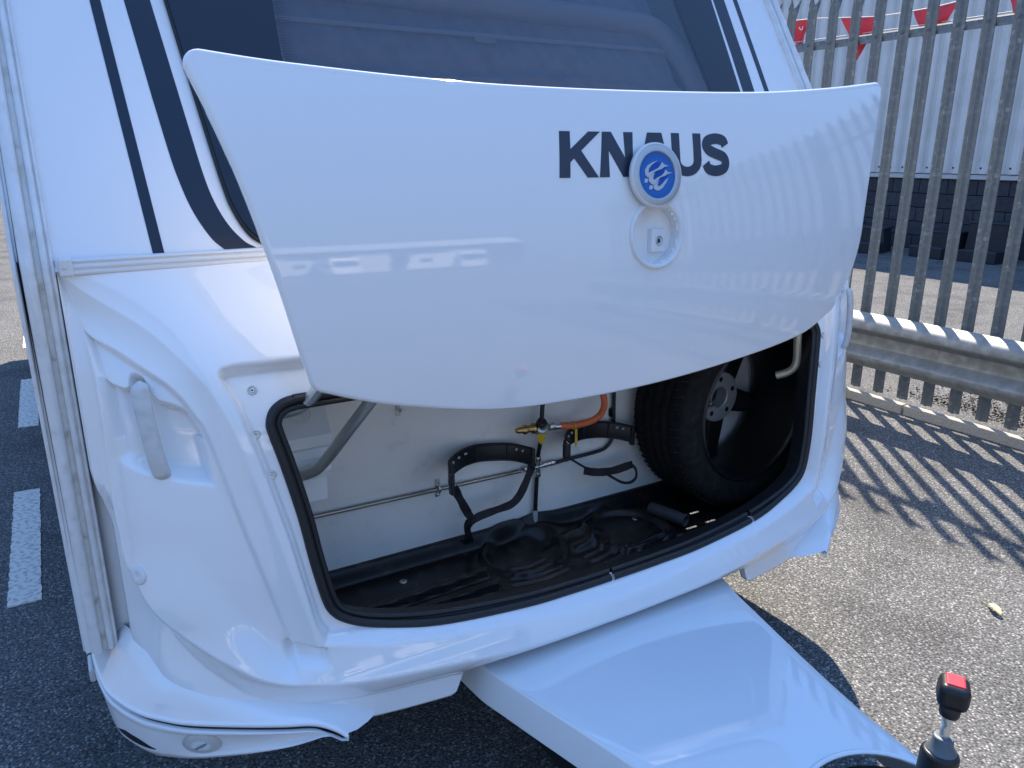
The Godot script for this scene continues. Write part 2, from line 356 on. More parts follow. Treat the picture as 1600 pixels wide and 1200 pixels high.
# ==================================================================== building beyond the fence
func build_building():
	var b := thing("warehouse", "long grey warehouse with ribbed metal cladding above a dark blockwork plinth, behind the fence", "building", "", Vector3(10.6, 0, 0))
	var z0 := -16.0; var z1 := 10.0; var hp := 1.05; var top := 4.3
	# plinth core and blocks
	put("plinth_core", moved(BoxMesh.new(), Transform3D(Basis.from_scale(Vector3(0.2, hp, z1 - z0)), Vector3(0.14, hp / 2, (z0 + z1) / 2))), M.mortar, b)
	var bs := rbox(Vector3(0.06, 0.200, 0.430), 0.006)
	for r in 5:
		var k := 0
		var z := -11.5 + (0.22 if r % 2 else 0.0)
		while z < -1.6:
			var o := put("block", bs, M.block[(r * 7 + k * 5 + (k * k) % 3) % 3], b)
			o.position = Vector3(0.012, 0.105 + r * 0.21, z); k += 1; z += 0.44
	# ribbed cladding sheets, each 1 m wide with five ribs
	var prof := PackedVector2Array()
	for k in 5:
		var a := k * 0.2
		for q in [[0.0, 0.0], [0.026, 0.0], [0.033, 0.008], [0.040, 0.0], [0.066, 0.0], [0.080, 0.055], [0.122, 0.055], [0.129, 0.049], [0.136, 0.055], [0.186, 0.055]]: prof.append(Vector2(a + q[0], q[1]))
	prof.append(Vector2(1.0, 0.0)); prof.append(Vector2(1.003, 0.002))
	var P := PackedVector3Array()
	for y in [hp + 0.09, 2.6, top]:
		for q in prof: P.append(Vector3(-q.y, y, q.x))
	var sheet := grid(P, prof.size(), 3)
	var scr := lathe([Vector2(0, 0.010), Vector2(0.010, 0.008), Vector2(0.016, 0.0)], 8); var row := []
	for k in 5: row.append(moved(scr, frame_to(Vector3(-1, 0, 0), Vector3(-0.0555, hp + 0.17, k * 0.2 + 0.101))))
	var fix := join(row)
	for k in 26:
		var o := put("cladding_sheet", sheet, M.clad, b); o.position = Vector3(0.0, 0, z0 + k)
		o.position.x = 0.0 if k % 2 else -0.004
		put("fixing_screws", fix, M.stool, o).set_meta("kind", "stuff")
	put("flashing", box_at(Vector3(0.035, 0.062, z1 - z0), Vector3(-0.028, hp + 0.045, (z0 + z1) / 2), 0.004), M.flash, b)
	put("core_wall", moved(BoxMesh.new(), Transform3D(Basis.from_scale(Vector3(0.15, top - hp, z1 - z0)), Vector3(0.16, (top + hp) / 2, (z0 + z1) / 2))), M.flash, b)
	put("roof", moved(BoxMesh.new(), Transform3D(Basis.from_scale(Vector3(12.0, 0.12, z1 - z0 + 0.3)), Vector3(5.95, top + 0.06, (z0 + z1) / 2))), M.flash, b)
	put("end_wall", moved(BoxMesh.new(), Transform3D(Basis.from_scale(Vector3(11.6, top, 0.2)), Vector3(6.1, top / 2, z1 - 0.1))), M.clad, b)
	put("end_wall", moved(BoxMesh.new(), Transform3D(Basis.from_scale(Vector3(11.6, top, 0.2)), Vector3(6.1, top / 2, z0 + 0.1))), M.clad, b)
	# dark plastic caravan steps left against the wall
	var spots := [[10.25, -7.0, 0.0, "dark plastic caravan step with a pale label on its end, leftmost of the steps"], [9.75, -6.15, 0.3, "low dark plastic double step in front of the other steps by the plinth"], [10.05, -5.15, -0.1, "dark plastic caravan step near the wall, with a smaller step before it"], [10.15, -4.55, 0.05, "tall dark plastic step standing on end, rightmost of the steps by the plinth"]]
	for i in spots.size():
		var s: Array = spots[i]
		var t := thing("caravan_step", s[3], "step", "", Vector3(s[0], 0, s[1])); t.rotation.y = s[2]
		var hgt := 0.34 if i != 3 else 0.5
		var poly := PackedVector2Array([Vector2(-0.28, 0), Vector2(-0.2, 0), Vector2(-0.14, hgt * 0.28), Vector2(0.14, hgt * 0.28), Vector2(0.2, 0), Vector2(0.28, 0), Vector2(0.24, hgt), Vector2(-0.24, hgt)])
		put("frame", slab(poly, -0.19, 0.17, func(x, y, d): return Vector3(d, y, x)), M.stool, t)
		put("tread", moved(rbox(Vector3(0.40, 0.03, 0.52), 0.01), Transform3D(Basis.IDENTITY, Vector3(0, hgt + 0.014, 0))), M.stool, t)
		put("tread", moved(rbox(Vector3(0.24, 0.16, 0.50), 0.015), Transform3D(Basis.IDENTITY, Vector3(-0.3, 0.08, 0))), M.stool, t)
		if i == 0:
			put("label", moved(rbox(Vector3(0.004, 0.07, 0.16), 0.001), Transform3D(Basis.IDENTITY, Vector3(-0.192, 0.28, 0.05))), M.flagmark, t)

# ==================================================================== fence, bunting, kerb
func build_fence():
	var f := thing("palisade_fence", "galvanised steel palisade fence with pointed pales between the car park and the warehouse", "fence", "", Vector3(3.15, 0, 0))
	# one pale: corrugated section, three-pointed splayed head
	var xs := [-0.033, -0.026, -0.012, -0.005, 0.005, 0.012, 0.026, 0.033]; var ds := [0.0, 0.004, 0.004, 0.016, 0.016, 0.004, 0.004, 0.0]
	var P := PackedVector3Array(); var hs := [0.04, 0.8, 1.6, 2.20, 2.24, 2.28, 2.315]
	for h in hs:
		for i in 8:
			var x: float = xs[i]; var d: float = ds[i]; var hh: float = h
			if h > 2.21:
				var lobe := absf(absf(x) - 0.030) if absf(x) > 0.016 else absf(x)
				var k: float = (h - 2.20) / 0.115
				hh = h if i in [0, 7, 3, 4] else minf(h, 2.262 - lobe * 0.2)
				if i in [0, 7]: d -= k * 0.03; x *= 1.0 + 0.15 * k
				if i in [3, 4]: x *= 1.0 - 0.7 * k
			P.append(Vector3(-d, hh, x))
	var front := grid(P, 8, hs.size(), PackedByteArray(), true)
	var Q := PackedVector3Array()
	for p in P: Q.append(p + Vector3(0.003, 0, 0))
	var pale := join([front, grid(Q, 8, hs.size())])
	var bolt := lathe([Vector2(0, 0.008), Vector2(0.006, 0.007), Vector2(0.009, 0.003), Vector2(0.010, 0.0)], 10)
	var bm := moved(bolt, frame_to(Vector3(-1, 0, 0), Vector3(-0.016, 2.03, 0)))
	var rng := RandomNumberGenerator.new(); rng.seed = 9
	for k in 76:
		var z := -6.73 + k * 0.1515
		var o := put("pale", pale, M.galv, f); o.position = Vector3(0, 0, z + rng.randf_range(-0.003, 0.003)); o.rotation = Vector3(rng.randf_range(-0.004, 0.004), 0, 0)
		put("bolt", bm, M.galv, o)
	for y in [2.03, 0.42]:
		put("rail", sweep(PackedVector3Array([Vector3(0.012, y, -7.0), Vector3(0.012, y, 4.9)]), PackedVector2Array([Vector2(0.024, -0.055), Vector2(0.024, 0.0), Vector2(-0.024, 0.0), Vector2(-0.024, -0.005), Vector2(0.019, -0.005), Vector2(0.019, -0.055)]), Vector3.UP, true), M.galv, f)
	for z in [-4.4, -1.65, 1.1, 3.85]:
		put("post", moved(rbox(Vector3(0.06, 2.25, 0.1), 0.006), Transform3D(Basis.IDENTITY, Vector3(0.10, 1.125, z - 3.0 if z < 0 else z))), M.galv, f)
	# concrete edging stones at the foot of the fence
	var k2 := thing("kerb_edging", "low weathered concrete edging kerb along the foot of the fence", "kerb", "", Vector3(3.03, 0, 0))
	var stone := rbox(Vector3(0.05, 0.14, 0.905), 0.006)
	for k in 11:
		var o := put("kerb_stone", stone, M.kerb, k2); o.position = Vector3(rng.randf_range(-0.004, 0.004), -0.018, -5.28 + k * 0.915 - 0.01); o.rotation = Vector3(0, rng.randf_range(-0.004, 0.004), rng.randf_range(-0.02, 0.02))
	# red bunting strung behind the pales
	var b := thing("bunting", "string of red and white pennants tied behind the fence pales", "bunting", "", Vector3(3.25, 0, 0))
	var line := spline([Vector3(0, 2.25, -3.4), Vector3(0, 2.21, -2.39), Vector3(0.0, 2.185, -2.1), Vector3(0, 2.155, -1.8), Vector3(0, 2.155, -1.5), Vector3(0, 2.165, -1.28), Vector3(0, 2.14, -1.0), Vector3(0, 2.2, -0.4), Vector3(0, 2.22, 0.6)], 6)
	put("cord", tube(line, 0.0035, 6), M.cord, b)
	var sag := spline([Vector3(-0.005, 2.085, -2.6), Vector3(-0.005, 2.075, -1.8), Vector3(-0.005, 2.075, -1.0), Vector3(-0.005, 2.07, -0.2)], 6)
	put("cord", tube(sag, 0.003, 6), M.cord, b)
	# flags: start z, end z, top heights, tip
	var flags := [[-2.47, -2.25, 2.225, 2.195, -2.36, 2.03, 0.02], [-2.06, -1.80, 2.178, 2.16, -1.91, 1.93, -0.015], [-1.60, -1.34, 2.158, 2.162, -1.50, 1.96, 0.01], [-1.10, -0.86, 2.148, 2.15, -0.99, 1.93, 0.0], [-3.0, -2.78, 2.24, 2.23, -2.9, 2.02, 0.01]]
	for q in flags:
		var G := PackedVector3Array(); var nu := 15; var nv := 15
		for j in nv:
			for i in nu:
				var u := i / 14.0; var v := j / 14.0
				var top := Vector3(0, lerpf(q[2], q[3], u), lerpf(q[0], q[1], u)); var tip := Vector3(q[6], q[5], q[4])
				var p := top.lerp(tip, v)
				p.x += 0.018 * sin(u * 7.0 + v * 3.0 + q[0] * 9.0) * sin(PI * minf(v * 1.3, 1.0)); p.z += 0.012 * sin(v * 5.0 + q[0] * 4.0) * v
				G.append(p)
		var fl := put("flag", grid(G, nu, nv), M.flag, b)
		var s := spline2([Vector2(-0.016, 0.0), Vector2(-0.004, -0.022), Vector2(0.014, -0.03), Vector2(0.02, -0.012)], 5)
		var mk := Geometry2D.offset_polyline(s, 0.0045, Geometry2D.JOIN_ROUND, Geometry2D.END_BUTT)
		var mz: float = lerpf(q[0], q[1], 0.5); var my: float = lerpf(q[2], q[5], 0.22)
		var k := 7 + 3 * nu; var c := G[k]
		put("white_mark", slab(mk[0], 0.0, 0.001, func(x, y, d): return Vector3(c.x - 0.003 - d, c.y + y + 0.012, c.z + x)), M.flagmark, fl)

func build_guardrail():
	var g := thing("guard_rail", "galvanised corrugated steel crash barrier running along the foot of the fence", "crash barrier", "", Vector3(2.87, 0, 0))
	# W-beam section: (height, towards the car park)
	var prof := spline2(pts2([0.557, -0.018, 0.551, 0.004, 0.537, 0.036, 0.519, 0.058, 0.494, 0.067, 0.472, 0.060, 0.444, 0.010, 0.435, 0.0, 0.41, -0.001, 0.385, 0.0, 0.372, 0.008, 0.340, 0.056, 0.322, 0.063, 0.302, 0.058, 0.287, 0.044, 0.262, 0.008, 0.254, -0.008]), 4)
	for part in [[-6.9, -0.78, 0.0], [-0.98, 4.8, 0.004]]:
		var path := PackedVector3Array([Vector3(-part[2], 0, part[0]), Vector3(-part[2], 0, part[1])])
		put("beam", sweep(path, prof, Vector3.UP, false), M.beam, g)
	var slot := rbox(Vector3(0.004, 0.012, 0.05), 0.002)
	var head := lathe([Vector2(0, 0.007), Vector2(0.008, 0.006), Vector2(0.013, 0.002), Vector2(0.014, 0.0)], 12)
	for q in [[0.425, -0.90], [0.385, -0.90], [0.425, -0.83], [0.385, -0.83]]:
		var s := put("slot", slot, M.black, g); s.position = Vector3(0.006, q[0], q[1])
		put("bolt", moved(head, frame_to(Vector3(-1, 0, 0), Vector3(0.004, 0, 0.012))), M.steel, s)
	for z in [-5.6, -3.2, 1.6, 4.0]:
		put("post", moved(rbox(Vector3(0.06, 0.52, 0.11), 0.006), Transform3D(Basis.IDENTITY, Vector3(0.06, 0.26, z))), M.galv, g)

# ==================================================================== the caravan's nose surface
const XE := 0.98
const SUP := 3.7                                                # how square the rounded plan of the nose is
var ZC := [Vector2(0.28, 0.094), Vector2(0.40, 0.094), Vector2(0.43, 0.092), Vector2(0.46, 0.083), Vector2(0.50, 0.067), Vector2(0.54, 0.055), Vector2(0.60, 0.048), Vector2(0.70, 0.040), Vector2(0.84, 0.020), Vector2(0.955, -0.002), Vector2(1.0, -0.017), Vector2(1.05, -0.042), Vector2(1.10, -0.083), Vector2(1.16, -0.138), Vector2(1.21, -0.18), Vector2(1.24, -0.20)]
var TS := PackedFloat32Array(); var TX := PackedFloat32Array()
var FEAT := []                                                  # [polygon, box, kind]
var RIM := PackedVector2Array()                                   # the same, finely sampled
var OPEN := PackedVector2Array()                                # locker opening in (s, y)

func setup_tables():
	var s := 0.0; var px := 0.0; var pz := 0.28
	for k in 2001:
		var t := PI / 2 * k / 2000.0
		var x := XE * pow(sin(t), 2.0 / SUP); var z := 0.28 * pow(maxf(cos(t), 0.0), 2.0 / SUP)
		s += Vector2(x - px, z - pz).length() if k > 0 else 0.0
		px = x; pz = z; TS.append(s); TX.append(x)
	var v := func(a): 
		var p := PackedVector2Array()
		for i in range(0, a.size(), 2): p.append(Vector2(a[i], a[i + 1]))
		return p
	# recess round the locker opening (half, mirrored by |s|)
	add_feature("recess", v.call([-0.2, 1.066, 0.70, 1.067, 0.752, 1.067, 0.772, 1.063, 0.780, 1.054, 0.778, 1.042, 0.760, 0.997, 0.734, 0.897, 0.705, 0.762, 0.689, 0.667, 0.668, 0.553, 0.57, 0.525, 0.443, 0.505, 0.305, 0.490, 0.152, 0.477, 0.0, 0.470, -0.2, 0.470]))
	var crest := spline2(v.call([1.075, 1.223, 1.045, 1.217, 0.989, 1.199, 0.919, 1.160, 0.876, 1.130, 0.838, 1.090, 0.806, 1.047, 0.776, 0.985, 0.753, 0.902, 0.730, 0.811, 0.709, 0.713, 0.687, 0.608, 0.670, 0.520]), 5)
	crest.append_array(v.call([0.67, 0.40, 1.075, 0.40])); add_feature("crest", crest)
	var fold := spline2(v.call([1.09, 1.232, 1.04, 1.229, 0.965, 1.213, 0.891, 1.175, 0.846, 1.136, 0.828, 1.113, 0.809, 1.076, 0.79, 1.03]), 5)
	fold.append_array(v.call([0.79, 0.40, 1.09, 0.40])); add_feature("fold", fold)
	var pocket := spline2(v.call([1.022, 1.135, 0.95, 1.112, 0.908, 1.088, 0.867, 1.057, 0.841, 1.025, 0.824, 0.994, 0.812, 0.970, 0.792, 0.889, 0.777, 0.820, 0.759, 0.744, 0.736, 0.652, 0.715, 0.566]), 4)
	pocket.append_array(v.call([0.705, 0.45, 1.0, 0.45, 1.017, 0.80, 1.022, 0.918, 1.010, 1.056])); add_feature("pocket", pocket)
	add_feature("hand", v.call([1.010, 1.058, 0.972, 1.050, 0.941, 1.044, 0.933, 1.049, 0.930, 1.062, 0.923, 1.071, 0.912, 1.073, 0.901, 1.068, 0.895, 1.054, 0.892, 1.034, 0.884, 1.024, 0.860, 1.016, 0.839, 1.006, 0.822, 0.965, 0.815, 0.920, 0.812, 0.868, 0.845, 0.874, 0.878, 0.881, 0.91, 0.889, 0.945, 0.896, 0.985, 0.904, 1.014, 0.910, 1.018, 0.98]))
	var chin := spline2(v.call([1.075, 0.90, 1.022, 0.830, 1.012, 0.738, 0.992, 0.696, 0.952, 0.650, 0.895, 0.602, 0.835, 0.557, 0.765, 0.512, 0.677, 0.487, 0.618, 0.477, 0.537, 0.468, 0.453, 0.460, 0.362, 0.450, 0.2, 0.440, 0.0, 0.436, -0.2, 0.436]), 4)
	chin.append_array(v.call([-0.2, 0.1, 1.3, 0.1, 1.3, 0.9])); add_feature("chin", chin)
	add_feature("ridge_end", v.call([0.65, 0.59, 0.74, 0.59, 0.74, 0.49, 0.65, 0.49]))
	var half := [[0.0, 0.502], [0.12, 0.503], [0.24, 0.507], [0.42, 0.523], [0.52, 0.541], [0.58, 0.558], [0.62, 0.577], [0.643, 0.598], [0.656, 0.630], [0.670, 0.706], [0.682, 0.795], [0.700, 0.890], [0.712, 0.944], [0.714, 0.966], [0.706, 0.988], [0.690, 1.002], [0.668, 1.009], [0.62, 1.012], [0.3, 1.018], [0.0, 1.02]]
	var ctl := []
	for k in half.size(): ctl.append(Vector2(half[k][0], half[k][1]))
	for k in range(half.size() - 2, 0, -1): ctl.append(Vector2(-half[k][0], half[k][1]))
	OPEN = spline2(ctl, 6, true); RIM = spline2(ctl, 16, true)
func add_feature(kind: String, poly: PackedVector2Array):
	var r := Rect2(poly[0], Vector2.ZERO)
	for p in poly: r = r.expand(p)
	FEAT.append([poly, r, kind])
func s_to_x(s: float) -> float:
	var a := absf(s); var i := clampi(TS.bsearch(a), 1, 2000)
	return sgn(s) * lerpf(TX[i - 1], TX[i], clampf((a - TS[i - 1]) / maxf(TS[i] - TS[i - 1], 1e-9), 0, 1))
func x_to_s(x: float) -> float:
	var a := absf(x); var i := clampi(TX.bsearch(a), 1, 2000)
	return sgn(x) * lerpf(TS[i - 1], TS[i], clampf((a - TX[i - 1]) / maxf(TX[i] - TX[i - 1], 1e-9), 0, 1))
func herm(T: Array, y: float) -> float:
	var n := T.size()
	if y <= T[0].x: return T[0].y
	if y >= T[n - 1].x: return T[n - 1].y
	var i := 0
	while y > T[i + 1].x: i += 1
	var m0: float = (T[mini(i + 1, n - 1)].y - T[maxi(i - 1, 0)].y) / (T[mini(i + 1, n - 1)].x - T[maxi(i - 1, 0)].x)
	var m1: float = (T[mini(i + 2, n - 1)].y - T[i].y) / (T[mini(i + 2, n - 1)].x - T[i].x)
	var h: float = T[i + 1].x - T[i].x; var t: float = (y - T[i].x) / h
	return (2 * t * t * t - 3 * t * t + 1) * T[i].y + (t * t * t - 2 * t * t + t) * h * m0 + (-2 * t * t * t + 3 * t * t) * T[i + 1].y + (t * t * t - t * t) * h * m1
func z_edge(y: float) -> float: return -0.2 - (1.24 - y) * 0.07
func base_at(x: float, y: float) -> Vector3:
	var q := minf(absf(x) / XE, 1.0); var ze := z_edge(y)
	return Vector3(x, y, ze + (herm(ZC, y) - ze) * pow(maxf(1.0 - pow(q, SUP), 0.0), 1.0 / SUP))
func base_n(x: float, y: float) -> Vector3:
	var e := 0.004; var xx := clampf(x, -0.968, 0.968)
	return (base_at(xx + e, y) - base_at(xx - e, y)).cross(base_at(xx, y + e) - base_at(xx, y - e)).normalized()
func inside(p: Vector2, poly: PackedVector2Array) -> float:         # depth inside a polygon, 0 outside
	if not Geometry2D.is_point_in_polygon(p, poly): return 0.0
	var best := 9.0; var n := poly.size()
	for i in n:
		var c := Geometry2D.get_closest_point_to_segment(p, poly[i], poly[(i + 1) % n])
		best = minf(best, c.distance_squared_to(p))
	return sqrt(best)
func relief(s: float, y: float) -> float:                           # how far the moulding is pressed in (negative) at (s, y)
	var p := Vector2(absf(s), y); var d := 0.0
	for f in FEAT:
		var r: Rect2 = f[1]
		if not r.has_point(p): continue
		var q := inside(p, f[0])
		if q <= 0.0: continue
		match f[2]:
			"recess":
				var w := lerpf(0.040, 0.013, ease01(0.54, 0.60, y)); d -= 0.026 * ease01(0.0, w, q)
			"crest": d -= 0.016 * (1.0 - pow(1.0 - minf(q / 0.050, 1.0), 2.0)) * ease01(lerpf(0.49, 0.50, ease01(0.72, 0.78, p.x)), lerpf(0.56, 0.62, ease01(0.72, 0.78, p.x)), y)
			"fold": d -= 0.005 * (1.0 - pow(1.0 - minf(q / 0.03, 1.0), 2.0)) * ease01(0.80, 0.95, y)
			"pocket":
				var lo := lerpf(0.49, 0.62, ease01(0.72, 0.90, p.x)); d -= 0.014 * ease01(0.0, 0.009, q) * ease01(lo, lo + lerpf(0.06, 0.16, ease01(0.72, 0.90, p.x)), y)
			"hand": d -= 0.036 * ease01(0.0, 0.022 if y < 0.95 else 0.011, q) * (1.0 - 0.6 * ease01(0.92, 0.99, p.x))
			"ridge_end":
				var t: float = (0.550 + (p.x - 0.668) * 0.30) - y; d -= 0.024 * ease01(0.0, 0.005, t) * (1.0 - ease01(0.004, 0.045, t)) * ease01(0.655, 0.668, p.x) * (1.0 - ease01(0.716, 0.735, p.x))
			"chin": d -= minf(0.95 * (sqrt(q * q + 0.000016) - 0.004), 0.040) * (1.0 - ease01(0.76, 0.90, y)) * (1.0 - 0.45 * ease01(1.0, 1.09, p.x))
	return d
func skin(s: float, y: float, off := 0.0) -> Vector3:
	var x := s_to_x(s); return base_at(x, y) + base_n(x, y) * (relief(s, y) + off)
func skin_n(s: float, y: float) -> Vector3:
	var e := 0.006
	return (skin(s + e, y) - skin(s - e, y)).cross(skin(s, y + e) - skin(s, y - e)).normalized()
func z_up(y: float) -> float: return -0.207 - 0.62 * (y - 1.24)
const UPN := Vector3(0, 0.527, 0.850)                               # normal of the sloping upper wall

func y_bottom(a: float) -> float:
	var T := [[0.0, 0.425], [0.385, 0.425], [0.394, 0.414], [0.401, 0.396], [0.413, 0.366], [0.425, 0.3605], [0.58, 0.371], [0.60, 0.375], [0.75, 0.385], [0.9, 0.42], [0.98, 0.44]]
	for k in T.size() - 1:
		if a <= T[k + 1][0]: return lerpf(T[k][1], T[k + 1][1], (a - T[k][0]) / (T[k + 1][0] - T[k][0]))
	return 0.44

func build_front_panel(c: Node3D):
	var nu := 346; var nv := 270
	var H := PackedVector3Array()                                    # left half, from centre (i = 0) outwards
	H.resize(nu * (nv + 1))
	var SS := PackedFloat32Array()
	for i in nu:
		SS.append(TS[2000] * minf(i / (nu - 2.0), 1.0))
	var mask := PackedByteArray(); mask.resize((nu - 1) * nv)
	for i in nu:
		var x := s_to_x(SS[i]); var yb := y_bottom(x)
		for j in nv:
			var y := lerpf(yb, 1.238, j / (nv - 1.0))
			var n := base_n(-x, y)
			H[(j + 1) * nu + i] = base_at(-x, y) + n * relief(SS[i], y)
			if i == nu - 1: H[(j + 1) * nu + i] = Vector3(-0.986, y, z_edge(y) - 0.03)
			if j == 0: H[i] = H[nu + i] - Vector3(n.x, 0, n.z).normalized() * 0.02 + Vector3(0, 0.002, 0)
	for j in nv:
		for i in nu - 1:
			var y := H[(j + 1) * nu + i].y if j == 0 else 0.5 * (H[j * nu + i].y + H[(j + 1) * nu + i].y)
			var p := Vector2(0.5 * (SS[i] + SS[i + 1]), y)
			var hole := false
			if p.x < 0.73 and y > 0.49 and y < 1.03: hole = inside(p, OPEN) > 0.009
			mask[j * (nu - 1) + i] = 0 if hole else 1
	var G := PackedVector3Array(); G.resize(H.size())
	for k in H.size(): G[k] = Vector3(-H[k].x, H[k].y, H[k].z)
	put("front_panel", join([grid(H, nu, nv + 1, mask, true), grid(G, nu, nv + 1, mask)]), M.white, c)

# ==================================================================== the locker lid
func z_lid(x: float, y: float) -> float: return 0.100 - (y - 1.15) * (y - 1.15) / 2.3 - 0.12 * x * x
func lid_n(x: float, y: float) -> Vector3: return Vector3(0.24 * x, 2.0 * (y - 1.15) / 2.3, 1.0).normalized()
func lid_pt(x: float, y: float, off: float) -> Vector3: return Vector3(x, y, z_lid(x, y)) + lid_n(x, y) * off
func lid_rect(u: float, v: float) -> Vector2:
	# v 0 bottom .. 1 top, u 0 left .. 1 right
	var LX := [Vector2(0, -0.6465), Vector2(0.1, -0.6595), Vector2(0.3, -0.6795), Vector2(0.53, -0.7045), Vector2(0.72, -0.7275), Vector2(0.88, -0.7505), Vector2(1, -0.7705)]
	var RX := [Vector2(0, 0.6275), Vector2(0.035, 0.6465), Vector2(0.13, 0.6785), Vector2(0.2, 0.6935), Vector2(0.28, 0.7055), Vector2(0.46, 0.7225), Vector2(0.59, 0.7425), Vector2(0.76, 0.7775), Vector2(0.865, 0.8085), Vector2(1, 0.8535)]
	var x := lerpf(herm(LX, v), herm(RX, v), u)
	var TY := [Vector2(-0.79, 1.5440), Vector2(-0.698, 1.5320), Vector2(-0.627, 1.5250), Vector2(-0.458, 1.5130), Vector2(-0.272, 1.5060), Vector2(0, 1.5070), Vector2(0.333, 1.5180), Vector2(0.609, 1.5400), Vector2(0.865, 1.5680)]
	var BY := [Vector2(-0.66, 1.0470), Vector2(-0.537, 1.0050), Vector2(-0.373, 0.9700), Vector2(-0.254, 0.9580), Vector2(0, 0.9590), Vector2(0.276, 0.9770), Vector2(0.513, 1.0050), Vector2(0.598, 1.0380), Vector2(0.64, 1.0590)]
	var yt := herm(TY, x); var yb := herm(BY, x)
	var w: float = 1.5; var r := 0.014
	var dl := minf(u, 1.0 - u) * w
	var drop := 0.0
	if dl < r: drop = r - sqrt(maxf(r * r - (r - dl) * (r - dl), 0.0))
	return Vector2(x, lerpf(yb + drop, yt - drop, v))
func build_lid(c: Node3D):
	var us := PackedFloat32Array(); var vs := PackedFloat32Array()
	var ed := [0.0, 0.0004, 0.001, 0.002, 0.0035, 0.0055, 0.008, 0.011]
	for q in ed: us.append(q)
	for k in 196: us.append(0.011 + (k + 1) / 197.0 * 0.978)
	for k in 8: us.append(1.0 - ed[7 - k])
	for k in 121: vs.append(k / 120.0)
	var nu := us.size(); var nv := vs.size()
	var P := PackedVector3Array(); var I := PackedVector3Array(); var mask := PackedByteArray()
	for v in vs:
		for u in us:
			var q := lid_rect(u, v); P.append(lid_pt(q.x, q.y, 0.0))
			var e := lid_rect(clampf(u, 0.006, 0.994), clampf(v, 0.01, 0.99)); I.append(lid_pt(e.x, e.y, -0.019))
	var ce := Vector2(0.0115, 1.256)
	for j in nv - 1:
		for i in nu - 1:
			var q := (P[j * nu + i] + P[(j + 1) * nu + i + 1]) * 0.5
			mask.append(0 if Vector2(q.x, q.y).distance_to(ce) < 0.0535 else 1)
	# rounded rim and flange round the four sides
	var loop := []
	for i in nu: loop.append([us[i], 1.0])
	for j in range(nv - 2, -1, -1): loop.append([1.0, vs[j]])
	for i in range(nu - 2, -1, -1): loop.append([us[i], 0.0])
	for j in range(1, nv): loop.append([0.0, vs[j]])
	loop.append(loop[0])
	var R := PackedVector3Array(); var ln := loop.size()
	for k in 8:
		var a := minf(k, 5) / 5.0 * PI / 2; var rr := 0.0115
		for i in ln:
			var q := lid_rect(loop[i][0], loop[i][1])
			var qa := lid_rect(loop[(i + 1) % (ln - 1)][0], loop[(i + 1) % (ln - 1)][1]); var qb := lid_rect(loop[(i - 2 + ln) % (ln - 1)][0], loop[(i - 2 + ln) % (ln - 1)][1])
			var t := ((qa - q).normalized() + (q - qb).normalized()).normalized(); var o := Vector2(-t.y, t.x)
			var depth := rr * (1.0 - cos(a)) + (0.008 if k == 6 else (0.013 if k == 7 else 0.0))
			var outw := rr * sin(a) - (0.003 if k == 7 else 0.0)
			R.append(lid_pt(q.x, q.y, 0) + Vector3(o.x, o.y, 0) * outw - lid_n(q.x, q.y) * depth)
	var rim := grid(R, ln, 8, PackedByteArray(), false, true)
	var lid := put("locker_lid", join([grid(P, nu, nv, mask), grid(I, nu, nv, PackedByteArray(), true), rim]), M.white, c)
	# lettering on the lid
	var f := func(x, y, d): return lid_pt(x + 0.003 + (y - 1.36) * 0.05, y, d)
	for poly in letter_shapes():
		put("letter", slab(poly, -0.0005, 0.0012, f), M.letter, lid)
	# lock bowl: raised ring and dished pocket
	var n := lid_n(ce.x, ce.y); var fr := frame_to(n, lid_pt(ce.x, ce.y, 0))
	put("lock_surround", moved(lathe([Vector2(0.0665, -0.002), Vector2(0.0660, 0.002), Vector2(0.0640, 0.0045), Vector2(0.0610, 0.0052), Vector2(0.0575, 0.0040), Vector2(0.0550, -0.001), Vector2(0.0540, -0.012), Vector2(0.0520, -0.030), Vector2(0.0470, -0.041), Vector2(0.0380, -0.045), Vector2(0.0, -0.046)], 64), fr), M.wall_white, lid)
	var pocket := put("finger_slot", slab(spline2([Vector2(-0.032, 0.024), Vector2(-0.034, 0.034), Vector2(-0.02, 0.041), Vector2(0.018, 0.042), Vector2(0.034, 0.034), Vector2(0.034, 0.024), Vector2(0.026, 0.0205), Vector2(0.0, 0.0195), Vector2(-0.022, 0.0195)], 4, true), 0.0, 0.0035, func(x, y, d): return lid_pt(ce.x + x, ce.y + y, -0.0475 + d * 3.0)), M.plastic_white, lid)
	var so := PackedVector3Array()
	for q in spline2([Vector2(-0.032, 0.024), Vector2(-0.034, 0.034), Vector2(-0.02, 0.041), Vector2(0.018, 0.042), Vector2(0.034, 0.034), Vector2(0.034, 0.024), Vector2(0.026, 0.0205), Vector2(0.0, 0.0195), Vector2(-0.022, 0.0195)], 4, true): so.append(lid_pt(ce.x + q.x, ce.y + q.y, -0.0368))
	put("slot_edge", tube(so, 0.0011, 6, true), M.grey_plastic, lid)
	# twist lock with its cylinder
	var lk := frame_to(n, lid_pt(ce.x + 0.013, ce.y - 0.013, -0.022)); lk.basis = lk.basis.rotated(n, -0.07).rotated(Vector3.UP, 0.12)
	put("lock_plate", moved(rbox(Vector3(0.062, 0.006, 0.056), 0.003), Transform3D(lk.basis.rotated(n, -0.1), lid_pt(ce.x + 0.005, ce.y - 0.016, -0.042))), M.plastic_white, lid)
	var lb := rbox(Vector3(0.040, 0.028, 0.046), 0.005)
	put("lock_knob", moved(lb, lk), M.wall_white, lid)
	put("lock_arm", moved(rbox(Vector3(0.022, 0.012, 0.036), 0.003), Transform3D(lk.basis, lk.origin - n * 0.014 + Vector3(-0.014, -0.001, 0))), M.plastic_white, lid)
